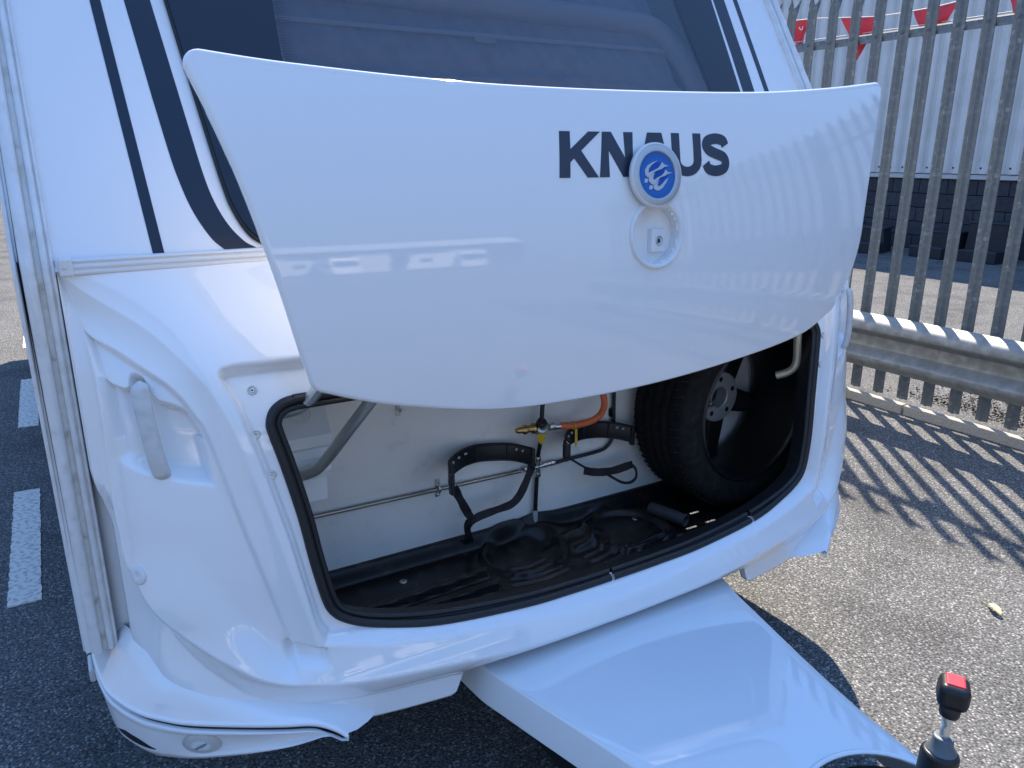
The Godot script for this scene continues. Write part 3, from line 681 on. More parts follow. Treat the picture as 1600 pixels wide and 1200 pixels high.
	var cy := Transform3D(lk.basis, lk.origin + n * 0.0145)
	put("lock_cylinder", moved(lathe([Vector2(0.0095, -0.001), Vector2(0.0095, 0.0012), Vector2(0.0078, 0.0015), Vector2(0.0074, 0.0002), Vector2(0, 0.0002)], 24), cy), M.steel, lid)
	put("keyhole", moved(rbox(Vector3(0.0022, 0.0012, 0.0080), 0.0004), Transform3D(cy.basis, cy.origin + n * 0.0004)), M.black, lid)
	# round cap with the swallow badge, flipped open above the lock
	var cc := Vector2(0.003, 1.3615); var cn := (lid_n(cc.x, cc.y) + Vector3(-0.03, -0.02, 0)).normalized(); var cf := frame_to(cn, lid_pt(cc.x, cc.y, 0.008))
	put("lock_cap", moved(lathe([Vector2(0.0, 0.0), Vector2(0.0565, 0.0), Vector2(0.0590, 0.002), Vector2(0.0595, 0.006), Vector2(0.0590, 0.0095), Vector2(0.0568, 0.0115), Vector2(0.0552, 0.0112)], 72), cf), M.plastic_white, lid)
	put("cap_bezel", moved(lathe([Vector2(0.0552, 0.0105), Vector2(0.0540, 0.0122), Vector2(0.0440, 0.0128), Vector2(0.0428, 0.0120), Vector2(0.0420, 0.0096)], 72), cf), M.silver, lid)
	put("cap_disc", moved(lathe([Vector2(0.0423, 0.0097), Vector2(0.0, 0.0102)], 72), cf), M.blue, lid)
	var bx := cf.basis.x; var by := -cf.basis.z
	for poly in swallow_shapes():
		put("swallow_mark", slab(poly, 0.0096, 0.0106, func(x, y, d): return cf.origin + bx * x + by * y + cn * d), M.bird, lid)
	put("cap_hinge", moved(rbox(Vector3(0.05, 0.010, 0.012), 0.003), Transform3D(frame_to(n, V3(0)).basis, lid_pt(ce.x, ce.y + 0.052, 0.004))), M.plastic_white, lid)
func V3(a: float) -> Vector3: return Vector3(a, a, a)

func letter_shapes() -> Array:
	var b := 1.3615; var t := 1.4400; var out := []
	var v := func(a):
		var p := PackedVector2Array()
		for i in range(0, a.size(), 2): p.append(Vector2(a[i], b + a[i + 1] * (t - b)))
		return p
	out.append(v.call([-0.2035, 0, -0.1990, 1, -0.1775, 1, -0.1785, 0.62, -0.1780, 0.62, -0.1385, 1, -0.1130, 1, -0.1560, 0.585, -0.1205, 0.0, -0.1445, 0.0, -0.1715, 0.42, -0.1800, 0.33, -0.1815, 0]))
	out.append(v.call([-0.1180, 0, -0.1085, 0, -0.0965, 0, -0.0965, 0.60, -0.0655, 0, -0.0430, 0, -0.0395, 1, -0.0605, 1, -0.0595, 0.42, -0.0890, 1, -0.1085, 1]))
	out.append(v.call([-0.0325, 0, -0.0105, 0, -0.0065, 0.16, 0.0245, 0.16, 0.0285, 0, 0.0510, 0, 0.0300, 1, -0.0045, 1]))
	var U := [0.0545, 1.0, 0.0745, 1.0, 0.0745, 0.38]
	for k in 9:
		var a := PI + PI * k / 8.0; U.append_array([0.0925 + 0.018 * cos(a), 0.36 + 0.15 * sin(a)])
	U.append_array([0.1105, 0.38, 0.1105, 1.0, 0.1310, 1.0, 0.1310, 0.36])
	for k in 11:
		var a := -PI * k / 10.0; U.append_array([0.0925 + 0.0385 * cos(a), 0.36 + 0.375 * sin(a)])
	out.append(v.call(U))
	# S as a stroked spine
	var hgt := t - b
	var cx := 0.1715
	var sp := spline2([Vector2(cx + 0.0275, b + 0.72 * hgt), Vector2(cx + 0.022, b + 0.835 * hgt), Vector2(cx + 0.001, b + 0.885 * hgt), Vector2(cx - 0.021, b + 0.83 * hgt), Vector2(cx - 0.0265, b + 0.72 * hgt), Vector2(cx - 0.018, b + 0.60 * hgt), Vector2(cx, b + 0.525 * hgt), Vector2(cx + 0.021, b + 0.44 * hgt), Vector2(cx + 0.0275, b + 0.30 * hgt), Vector2(cx + 0.021, b + 0.165 * hgt), Vector2(cx, b + 0.105 * hgt), Vector2(cx - 0.021, b + 0.155 * hgt), Vector2(cx - 0.0285, b + 0.29 * hgt)], 5)
	for p in Geometry2D.offset_polyline(sp, 0.0100, Geometry2D.JOIN_ROUND, Geometry2D.END_BUTT): out.append(p)
	return out
func swallow_shapes() -> Array:
	var k := 0.0423; var out := []
	var v := func(a):
		var p := []
		for i in range(0, a.size(), 2): p.append(Vector2((a[i] - 358.0) / 167.0 * k, -(a[i + 1] - 340.0) / 218.0 * k))
		return p
	out.append(PackedVector2Array(v.call([368, 205, 318, 222, 270, 252, 244, 295, 248, 335, 262, 356, 284, 362, 300, 348, 316, 322, 350, 302, 400, 284, 428, 266, 470, 256, 432, 246, 405, 220, 392, 250, 368, 276, 330, 294, 290, 314, 276, 312, 282, 280, 310, 246])))
	out.append(PackedVector2Array(v.call([300, 350, 276, 364, 276, 392, 296, 420, 320, 432, 340, 420, 356, 392, 384, 364, 430, 348, 456, 332, 502, 322, 456, 314, 436, 290, 424, 320, 396, 346, 358, 364, 328, 386, 318, 380, 320, 350, 336, 318, 318, 326])))
	out.append(PackedVector2Array(v.call([340, 424, 318, 434, 318, 464, 340, 484, 366, 484, 400, 462, 432, 420, 460, 368, 430, 388, 404, 420, 380, 440, 362, 446, 354, 434, 362, 408, 378, 384, 356, 400])))
	out.append(PackedVector2Array(v.call([236, 406, 236, 384, 248, 368, 264, 370, 270, 386, 264, 404, 250, 410])))
	out.append(PackedVector2Array(v.call([276, 470, 277, 448, 290, 432, 306, 434, 312, 452, 304, 468, 290, 474])))
	return out

func pts(a: Array) -> PackedVector3Array:
	var p := PackedVector3Array()
	for i in range(0, a.size(), 3): p.append(Vector3(a[i], a[i + 1], a[i + 2]))
	return p
func pts2(a: Array) -> PackedVector2Array:
	var p := PackedVector2Array()
	for i in range(0, a.size(), 2): p.append(Vector2(a[i], a[i + 1]))
	return p
func mirror(p: PackedVector2Array) -> PackedVector2Array:
	var o := PackedVector2Array()
	for q in p: o.append(Vector2(-q.x, q.y))
	return o
func up_pt(x: float, y: float, d: float) -> Vector3: return Vector3(x, y, z_up(y)) + UPN * d
func box_at(size: Vector3, at: Vector3, r := 0.0) -> ArrayMesh:
	if r > 0: return moved(rbox(size, r), Transform3D(Basis.IDENTITY, at))
	return moved(BoxMesh.new(), Transform3D(Basis.from_scale(size), at))

func build_caravan():
	var c := thing("caravan", "white touring caravan with dark stripes and its front locker lid raised", "caravan")
	build_front_panel(c)
	build_shell(c)
	build_window(c)
	build_bumpers(c)
	build_locker(c)
	build_lid(c)
	build_drawbar(c)
	# moulded grab handles in the corner pockets
	for m in [-1.0, 1.0]:
		var a := Vector3(m * 0.8940, 1.050, -0.102); var b := Vector3(m * 0.8780, 0.880, -0.082)
		var d := (b - a).normalized(); var outw := Vector3(m * 0.45, 0.05, 0.89).normalized(); outw = (outw - d * outw.dot(d)).normalized()
		var path := PackedVector3Array()
		for k in 25:
			var t := k / 24.0; path.append(a.lerp(b, t) + outw * (0.004 - 0.010 * pow(absf(2 * t - 1), 3.0)))
		var P := PackedVector3Array(); var side := d.cross(outw)
		for k in 27:
			var i := clampi(k - 1, 0, 24); var e := 0.0 if (k == 0 or k == 26) else 1.0
			var t := i / 24.0; var endr := minf(t, 1.0 - t) * 0.17; var w := 0.0145 * (sqrt(clampf(1.0 - pow(1.0 - minf(endr / 0.0145, 1.0), 2.0), 0.02, 1.0)))
			for s in 17:
				var an := TAU * s / 16.0; var ca := cos(an); var sa := sin(an)
				P.append(path[i] + (side * sgn(ca) * pow(absf(ca), 0.75) * w + outw * sgn(sa) * pow(absf(sa), 0.8) * 0.008 * minf(1.0, w / 0.010)) * e)
		put("grab_handle", grid(P, 17, 27), M.handle, c)
	# screw cap on the corner and cup washers round the opening
	for m in [-1.0, 1.0]:
		var p := skin(m * 0.985, 0.710); var nn := skin_n(m * 0.985, 0.710)
		var cap := put("screw_cap", moved(lathe([Vector2(0.0175, -0.006), Vector2(0.0175, 0.001), Vector2(0.0165, 0.0025), Vector2(0.010, 0.0038), Vector2(0.0045, 0.0030), Vector2(0.004, 0.0018), Vector2(0, 0.0018)], 28), frame_to(nn, p)), M.plastic_white, c)
		for q in [[0.727, 1.027], [0.734, 0.950], [0.717, 0.876]]:
			var sp := skin(m * q[0], q[1]); var sn := base_n(s_to_x(m * q[0]), q[1]); var ft := frame_to(sn, sp)
			var w := put("cup_washer", moved(lathe([Vector2(0.0085, -0.002), Vector2(0.0083, 0.0012), Vector2(0.0072, 0.0024), Vector2(0.0056, 0.0020), Vector2(0.0048, -0.0004), Vector2(0, -0.0004)], 24), ft), M.steel, c)
			put("screw_head", moved(lathe([Vector2(0.0044, -0.001), Vector2(0.0042, 0.001), Vector2(0.003, 0.0018), Vector2(0.0017, 0.0014), Vector2(0.0014, 0.0004), Vector2(0, 0.0004)], 12), ft), M.zinc, w)
			put("screw_recess", moved(lathe([Vector2(0.0013, 0.0006), Vector2(0, 0.0007)], 8), ft), M.black, w)

func build_shell(c: Node3D):
	# sloping upper wall, with a hole behind the window
	var f := func(x, y, d): return up_pt(x, y, d)
	for m in [-1.0, 1.0]:
		var poly := pts2([0.0, 1.222, 0.985, 1.222, 0.985, 2.45, 0.0, 2.45, 0.0, 2.08, 0.62, 2.08, 0.62, 1.31, 0.0, 1.31])
		if m < 0: poly = mirror(poly)
		put("upper_wall", slab(poly, -0.012, 0.0, f), M.wall_white, c)
	# dark vinyl stripes
	var thick := spline2(pts2([-0.719, 1.2405, -0.735, 1.257, -0.750, 1.285, -0.761, 1.315, -0.769, 1.350, -0.776, 1.395, -0.786, 1.50]), 4)
	thick.append_array(pts2([-0.800, 1.673, -0.822, 2.05, -0.840, 2.40, -0.793, 2.40, -0.776, 2.05, -0.755, 1.678]))
	thick.append_array(spline2(pts2([-0.735, 1.45, -0.727, 1.365, -0.718, 1.318, -0.703, 1.280, -0.682, 1.252, -0.664, 1.2405]), 4))
	var thin := pts2([-0.835, 1.2405, -0.857, 1.668, -0.876, 2.05, -0.892, 2.40, -0.875, 2.40, -0.858, 2.05, -0.839, 1.669, -0.817, 1.2405])
	for m in [-1.0, 1.0]:
		put("stripe", slab(thick if m < 0 else mirror(thick), -0.001, 0.0008, f), M.navy, c)
		put("stripe", slab(thin if m < 0 else mirror(thin), -0.001, 0.0008, f), M.navy, c)
	# ridged aluminium trim between upper wall and nose moulding
	var prof := pts2([0.0125, -0.006, 0.0125, 0.004, 0.0100, 0.0068, 0.0072, 0.0068, 0.0058, 0.0045, 0.0045, 0.0045, 0.0030, 0.0085, -0.0020, 0.0095, -0.0038, 0.0070, -0.0055, 0.0070, -0.0072, 0.0105, -0.0125, 0.0100, -0.0150, 0.0060, -0.0150, -0.006])
	var tr := PackedVector3Array([Vector3(-0.962, 1.2285, -0.197), Vector3(0.962, 1.2285, -0.197)])
	put("trim_rail", sweep(tr, prof, Vector3(0, 1, 0), true), M.alu, c)
	for m in [-1.0, 1.0]:
		var e := put("trim_end_cap", box_at(Vector3(0.020, 0.030, 0.018), Vector3(m * 0.966, 1.2285, -0.193), 0.004), M.alu, c)
		put("screw_head", moved(lathe([Vector2(0.0036, -0.002), Vector2(0.0034, 0.001), Vector2(0.002, 0.0018), Vector2(0, 0.0012)], 12), frame_to(Vector3(0, 0, 1), Vector3(m * 0.968, 1.2285, -0.1845))), M.zinc, e)
	# corner awning rails: moulded lips, a dirty insert and a dark joint
	for m in [-1.0, 1.0]:
		var path := PackedVector3Array()
		for k in 16: path.append(Vector3(m * 0.981, lerpf(0.502, 1.19, k / 15.0), z_edge(lerpf(0.502, 1.19, k / 15.0)) + 0.004))
		for k in 14:
			var y := lerpf(1.24, 2.45, k / 13.0); path.append(Vector3(m * 0.981, y, z_up(y) + (0.010 if k == 0 else 0.006)))
		var side := Vector3(m, 0, 0); var fl: float = -m
		var body := [0.0, -0.020, 0.0005, 0.001, 0.002, 0.004, 0.005, 0.0045, 0.0055, 0.0010, 0.0075, 0.0010, 0.009, 0.006, 0.012, 0.008, 0.0165, 0.007, 0.018, 0.003, 0.0275, 0.003, 0.029, 0.008, 0.033, 0.012, 0.040, 0.012, 0.045, 0.006, 0.047, -0.003, 0.048, -0.014, 0.050, -0.016, 0.052, -0.006, 0.056, -0.005, 0.059, -0.012, 0.060, -0.05]
		var bp := PackedVector2Array(); var ip := PackedVector2Array()
		for i in range(0, body.size(), 2): bp.append(Vector2(body[i], body[i + 1] * fl))
		for q in [[0.0178, 0.0034], [0.0200, 0.0056], [0.0255, 0.0056], [0.0277, 0.0034]]: ip.append(Vector2(q[0], q[1] * fl))
		var r := put("awning_rail", sweep(path, bp, side, m > 0), M.rail_white, c)
		put("insert_strip", sweep(path, ip, side, m > 0), M.insert, r)
		put("dark_joint", sweep(path, PackedVector2Array([Vector2(0.0472, -0.0045 * fl), Vector2(0.0492, -0.0125 * fl), Vector2(0.0508, -0.0105 * fl)]), side, m > 0), M.black, r)
	# sides, roof, rear and floor
	for m in [-1.0, 1.0]:
		var side := pts2([-0.25, 0.50, -0.21, 1.24, -0.96, 2.45, -1.1, 2.58, -5.45, 2.58, -5.45, 0.50])
		put("side_wall", slab(side, m * 1.012, m * 1.036, func(x, y, d): return Vector3(d, y, x)), M.wall_white, c)
	put("roof", box_at(Vector3(2.07, 0.05, 4.42), Vector3(0, 2.60, -3.25)), M.wall_white, c)
	put("roof_front", slab(pts2([-1.03, 2.44, 1.03, 2.44, 1.03, 2.58, -1.03, 2.58]), -0.02, 0.0, func(x, y, d): return Vector3(x, y, z_up(y) + d)), M.wall_white, c)
	put("rear_wall", box_at(Vector3(2.07, 2.08, 0.04), Vector3(0, 1.54, -5.47)), M.wall_white, c)
	put("underside", box_at(Vector3(2.0, 0.04, 5.05), Vector3(0, 0.50, -2.92)), M.black, c)
	# road wheels on the axle
	for m in [-1.0, 1.0]:
		var w := put("road_wheel", moved(tyre_mesh(0.31, 0.19), Transform3D(Basis(Vector3(0, 0, 1), PI / 2), Vector3(m * 0.9, 0.31, -3.1))), M.tyre, c)
		put("wheel_disc", moved(lathe([Vector2(0, 0.07), Vector2(0.06, 0.075), Vector2(0.10, 0.05), Vector2(0.18, 0.06), Vector2(0.20, 0.07)], 32), frame_to(Vector3(m, 0, 0), Vector3(m * 0.9, 0.31, -3.1))), M.silver, w)

func tyre_mesh(R: float, w: float) -> ArrayMesh:                    # about y
	var h := w / 2; var ri := R * 0.70
	var prof := [Vector2(ri, -h * 0.80), Vector2(ri + 0.006, -h * 0.93), Vector2(R * 0.80, -h * 0.99), Vector2(R * 0.90, -h), Vector2(R * 0.955, -h * 0.92), Vector2(R * 0.982, -h * 0.80)]
	for g in [-0.46, -0.15, 0.15, 0.46]:
		prof.append_array([Vector2(R * 0.998, h * (g - 0.06)), Vector2(R * 0.972, h * (g - 0.045)), Vector2(R * 0.972, h * (g + 0.045)), Vector2(R * 0.998, h * (g + 0.06))])
	prof.append_array([Vector2(R * 0.982, h * 0.80), Vector2(R * 0.955, h * 0.92), Vector2(R * 0.90, h), Vector2(R * 0.80, h * 0.99), Vector2(ri + 0.006, h * 0.93), Vector2(ri, h * 0.80)])
	return lathe(prof, 72)

func build_window(c: Node3D):
	var f := func(x, y, d): return up_pt(x, y, d)
	# tinted acrylic pane with an opaque dark border
	var left := spline2(pts2([-0.55, 1.2435, -0.632, 1.2445, -0.660, 1.2535, -0.676, 1.273, -0.688, 1.303, -0.695, 1.336, -0.705, 1.43, -0.727, 1.681, -0.745, 1.93, -0.748, 2.08, -0.735, 2.135, -0.68, 2.15]), 5)
	var outer := left.duplicate(); var ml := mirror(left); ml.reverse(); outer.append_array(ml)
	var inner := pts2([0.0, 1.335, -0.535, 1.335, -0.537, 1.58, -0.528, 1.70, -0.52, 2.07, 0.0, 2.07])
	var lp := left.duplicate(); lp.append_array(pts2([0.0, 2.15, 0.0, 2.07, -0.52, 2.07, -0.528, 1.70, -0.537, 1.58, -0.535, 1.335, 0.0, 1.335, 0.0, 1.2435]))
	var rp := left.duplicate(); rp.append_array(pts2([0.0, 2.15, 0.0, 2.07, -0.585, 2.07, -0.594, 1.70, -0.603, 1.58, -0.603, 1.335, 0.0, 1.335, 0.0, 1.2435])); rp = mirror(rp)
	var w := put("window", join([slab(lp, 0.004, 0.014, f), slab(rp, 0.004, 0.014, f)]), M.window_dark, c)
	put("pane", slab(pts2([-0.535, 1.335, 0.603, 1.335, 0.603, 1.58, 0.594, 1.70, 0.585, 2.07, -0.52, 2.07, -0.528, 1.70, -0.537, 1.58]), 0.010, 0.0135, f), M.glass, w)
	# rubber edge round the pane
	var edge := PackedVector3Array()
	for q in left: edge.append(up_pt(q.x, q.y, 0.005))
	put("edge_seal", tube(edge, 0.0055, 8), M.rubber, w)
	var e2 := PackedVector3Array()
	for q in left: e2.append(up_pt(-q.x, q.y, 0.005))
	put("edge_seal", tube(e2, 0.0055, 8), M.rubber, w)
	# halftone band at the left edge of the clear area: rows of small printed dots
	var st := SurfaceTool.new(); st.begin(Mesh.PRIMITIVE_TRIANGLES)
	var dot := lathe([Vector2(0.0019, 0.0), Vector2(0.0, 0.0002)], 6)
	for r in 70:
		for k in 6:
			var y := 1.36 + r * 0.0052; var x := lerpf(-0.533, -0.528, clampf((y - 1.58) / 0.12, 0, 1)) + 0.002 + k * 0.0046 + (0.0023 if r % 2 else 0.0)
			for m in [1.0]: st.append_from(dot, 0, Transform3D(frame_to(UPN, V3(0)).basis.scaled(Vector3.ONE * (1.0 - k * 0.11)), up_pt(x * m, y, 0.0142)))
	var hd := put("halftone_dots", st.commit(), M.window_dark, w); hd.set_meta("kind", "stuff")
	# cabin behind: box, cassette frame and pleated blind
	var cab := func(x, y, d): return up_pt(x, y, d)
	put("cabin_lining", join([slab(pts2([-0.7, 1.26, 0.7, 1.26, 0.7, 2.12, -0.7, 2.12]), -0.30, -0.29, cab), slab(pts2([-0.72, 1.24, -0.70, 1.24, -0.70, 2.14, -0.72, 2.14]), -0.3, -0.013, cab), slab(pts2([0.70, 1.24, 0.72, 1.24, 0.72, 2.14, 0.70, 2.14]), -0.3, -0.013, cab), slab(pts2([-0.72, 1.24, 0.72, 1.24, 0.72, 1.25, -0.72, 1.25]), -0.3, -0.013, cab), slab(pts2([-0.72, 2.13, 0.72, 2.13, 0.72, 2.14, -0.72, 2.14]), -0.3, -0.013, cab)]), M.cabin, w)
	var P := PackedVector3Array(); var nu := 60; var nv := 120; var nz := noise(77, 2.2, FastNoiseLite.TYPE_SIMPLEX, 3)
	for j in nv:
		for i in nu:
			var x := lerpf(-0.60, 0.60, i / (nu - 1.0)); var y := lerpf(1.30, 2.05, j / (nv - 1.0))
			var d := -0.085 + 0.007 * nz.get_noise_2d(x * 1.2, y * 3.0)
			var q := y - (1.62 + 0.008 * sin(x * 9.0)); d += 0.010 * exp(-q * q / 0.00012) - 0.006 * exp(-(q - 0.03) * (q - 0.03) / 0.0003)
			var q2 := y - (1.575 + 0.004 * sin(x * 6.0)); d += 0.007 * exp(-q2 * q2 / 0.0001)
			for px in [-0.22, 0.13, 0.40]: d += 0.006 * exp(-pow((x - px + (y - 1.62) * 0.12) / 0.012, 2.0)) * exp(-pow((y - 1.65) / 0.05, 2.0))
			P.append(up_pt(x, y, d))
	put("blind", grid(P, nu, nv), M.blind, w)
	put("blind_bar", sweep(PackedVector3Array([up_pt(-0.6, 1.722, -0.078), up_pt(0.6, 1.722, -0.078)]), pts2([-0.006, 0.0, -0.004, 0.004, 0.004, 0.004, 0.006, 0.0]), Vector3(0, 0.85, -0.527)), M.blind_bar, w)
	put("blind_tab", slab(pts2([-0.021, 1.703, 0.036, 1.703, 0.036, 1.722, -0.021, 1.722]), -0.078, -0.075, cab), M.grey_plastic, w)
	var fr := spline([up_pt(0.70, 1.33, -0.03), up_pt(0.655, 1.50, -0.05), up_pt(0.640, 1.64, -0.06), up_pt(0.625, 1.72, -0.07), up_pt(0.57, 1.775, -0.07), up_pt(0.45, 1.79, -0.07), up_pt(0.0, 1.795, -0.07), up_pt(-0.6, 1.80, -0.07)], 8)
	put("cassette_frame", tube(fr, 0.030, 14), M.blind_bar, w)

func build_bumpers(c: Node3D):
	# stations: lip x, z, lip height; inner junction on the moulding (s, y); foot height
	var S := [
		[1.034, -0.620, 0.445, 1.095, 0.548, 0.325], [1.031, -0.340, 0.442, 1.070, 0.547, 0.322], [1.019, -0.228, 0.438, 1.034, 0.541, 0.320],
		[1.000, -0.174, 0.434, 0.998, 0.518, 0.320], [0.971, -0.124, 0.431, 0.963, 0.508, 0.322], [0.942, -0.090, 0.430, 0.928, 0.508, 0.327],
		[0.897, -0.048, 0.430, 0.892, 0.500, 0.336], [0.822, 0.002, 0.430, 0.840, 0.484, 0.352], [0.755, 0.042, 0.430, 0.780, 0.468, 0.372],
		[0.712, 0.064, 0.430, 0.720, 0.452, 0.390], [0.690, 0.078, 0.427, 0.678, 0.438, 0.402], [0.668, 0.090, 0.415, 0.627, 0.413, 0.402],
		[0.652, 0.098, 0.400, 0.580, 0.379, 0.398]]
	for m in [-1.0, 1.0]:
		var lip := []; var inn := []; var foot := []
		for q in S:
			lip.append(Vector3(q[0] * m, q[2], q[1])); inn.append(skin(q[3] * m, q[4])); foot.append(Vector3(q[5], 0, 0))
		var A := spline(lip, 6); var B := spline(inn, 6); var F := spline(foot, 6); var n := A.size()
		var top := PackedVector3Array(); var face := PackedVector3Array(); var groove := PackedVector3Array(); var panel := PackedVector3Array()
		for i in n:
			var tg := A[mini(i + 1, n - 1)] - A[maxi(i - 1, 0)]; tg.y = 0; tg = tg.normalized()
			var o: Vector3 = Vector3(tg.z, 0, -tg.x) * m                          # outwards
			var L0 := A[i]; var J := B[i]; var k := float(i) / (n - 1)
			var ease := 1.0 - smoothstep(0.86, 1.0, k)
			# top ledge: from under the moulding, down to the rolled lip and back under it
			var row := [J - o * 0.045 + Vector3(0, 0.05, 0), J - o * 0.04 + Vector3(0, 0.001, 0), J - o * 0.002, J.lerp(L0, 0.35) + Vector3(0, -0.002, 0), J.lerp(L0, 0.7) + Vector3(0, 0.003 * ease, 0), L0 - o * 0.006 + Vector3(0, 0.004, 0), L0 - o * 0.0015 + Vector3(0, 0.002, 0), L0 + Vector3(0, -0.002, 0), L0 - o * 0.001 + Vector3(0, -0.006, 0), L0 - o * 0.004 + Vector3(0, -0.0085, 0), L0 - o * 0.014 + Vector3(0, -0.009, 0)]
			top.append_array(PackedVector3Array(row))
			var fin := 1.0 - smoothstep(0.93, 1.0, k)
			groove.append_array(PackedVector3Array([L0 - o * 0.008 + Vector3(0, -0.007, 0), L0 - o * 0.008 + Vector3(0, -0.008 - 0.0105 * fin, 0)]))
			var yb: float = minf(F[i].x, L0.y - 0.009 - 0.010 * fin); var yt: float = L0.y - 0.008 - 0.0085 * fin; var hh := yt - yb
			var inset := 0.020 * smoothstep(0.0, 0.09, hh)
			var dish := 0.010 * smoothstep(0.42, 0.52, k) * (1.0 - smoothstep(0.90, 0.97, k)) * smoothstep(0.01, 0.03, hh)   # long scooped panel round the lamp
			var pr := [[-0.014, 0.0], [-0.003, 0.0], [0.0, 0.03], [-0.0005, 0.10], [-0.003 - dish * 0.1, 0.16], [-0.004 - dish, 0.22], [-0.007 - dish, 0.5], [-0.011 - dish, 0.80], [-0.012 - dish * 0.1, 0.86], [-inset * 0.9, 0.94], [-inset, 1.0], [-inset - 0.006, 1.04], [-inset - 0.05, 1.03]]
			for q in pr: face.append(Vector3(L0.x, yt - hh * q[1], L0.z) + o * (q[0] * minf(1.0, hh / 0.05 + 0.2)))
		var b := put("bumper", grid(top, 11, n, PackedByteArray(), m > 0), M.white, c)
		put("black_strip", grid(groove, 2, n, PackedByteArray(), m > 0), M.black, b)
		put("lower_face", grid(face, 13, n, PackedByteArray(), m > 0), M.wall_white, b)
		# oval clear marker lamp and dark louvre slot, set into the lower face
		var li := 0
		for i in n:
			if absf(absf(A[i].x) - 0.884) < absf(absf(A[li].x) - 0.884): li = i
		var at := func(i: int, r: int) -> Vector3: return face[i * 13 + r]
		var lc: Vector3 = (at.call(li, 5) + at.call(li, 7)) * 0.5
		var sx: Vector3 = (at.call(li + 3, 6) - at.call(li - 3, 6)).normalized(); var vy: Vector3 = (at.call(li, 5) - at.call(li, 7)).normalized()
		var ln: Vector3 = sx.cross(vy).normalized()
		if ln.z < 0: ln = -ln
		var lb := Basis(sx * 1.5, ln, sx.cross(ln).normalized())
		put("marker_lamp", moved(lathe([Vector2(0.0245, -0.010), Vector2(0.0245, 0.003), Vector2(0.022, 0.0062), Vector2(0.015, 0.0085), Vector2(0.0, 0.0095)], 40), Transform3D(lb, lc)), M.lens, b)
		put("lamp_reflector", moved(rbox(Vector3(0.020, 0.003, 0.006), 0.0014), Transform3D(lb.rotated(ln, 0.5), lc + ln * 0.0090)), M.silver, b)
		var P := PackedVector3Array(); var rows := 0
		for i in n:
			if absf(A[i].x) < 0.957 or A[i].z < -0.21: continue
			var oo: Vector3 = (A[i] - B[i]); oo.y = 0; oo = oo.normalized() * 0.0012
			rows += 1
			var lo: Vector3 = at.call(i, 7); var hi: Vector3 = at.call(i, 6); var tp := smoothstep(0.955, 0.985, absf(A[i].x)) * smoothstep(-0.215, -0.17, A[i].z)
			P.append(hi.lerp(lo, 0.75 - 0.45 * tp) + oo); P.append(hi.lerp(lo, 0.85 + 0.08 * tp) + oo)
		if rows > 2: put("louvre", grid(P, 2, rows), M.black, b)
		put("side_lamp", box_at(Vector3(0.012, 0.03, 0.06), Vector3(m * 1.034, 0.41, -0.34), 0.005), M.lens, b)

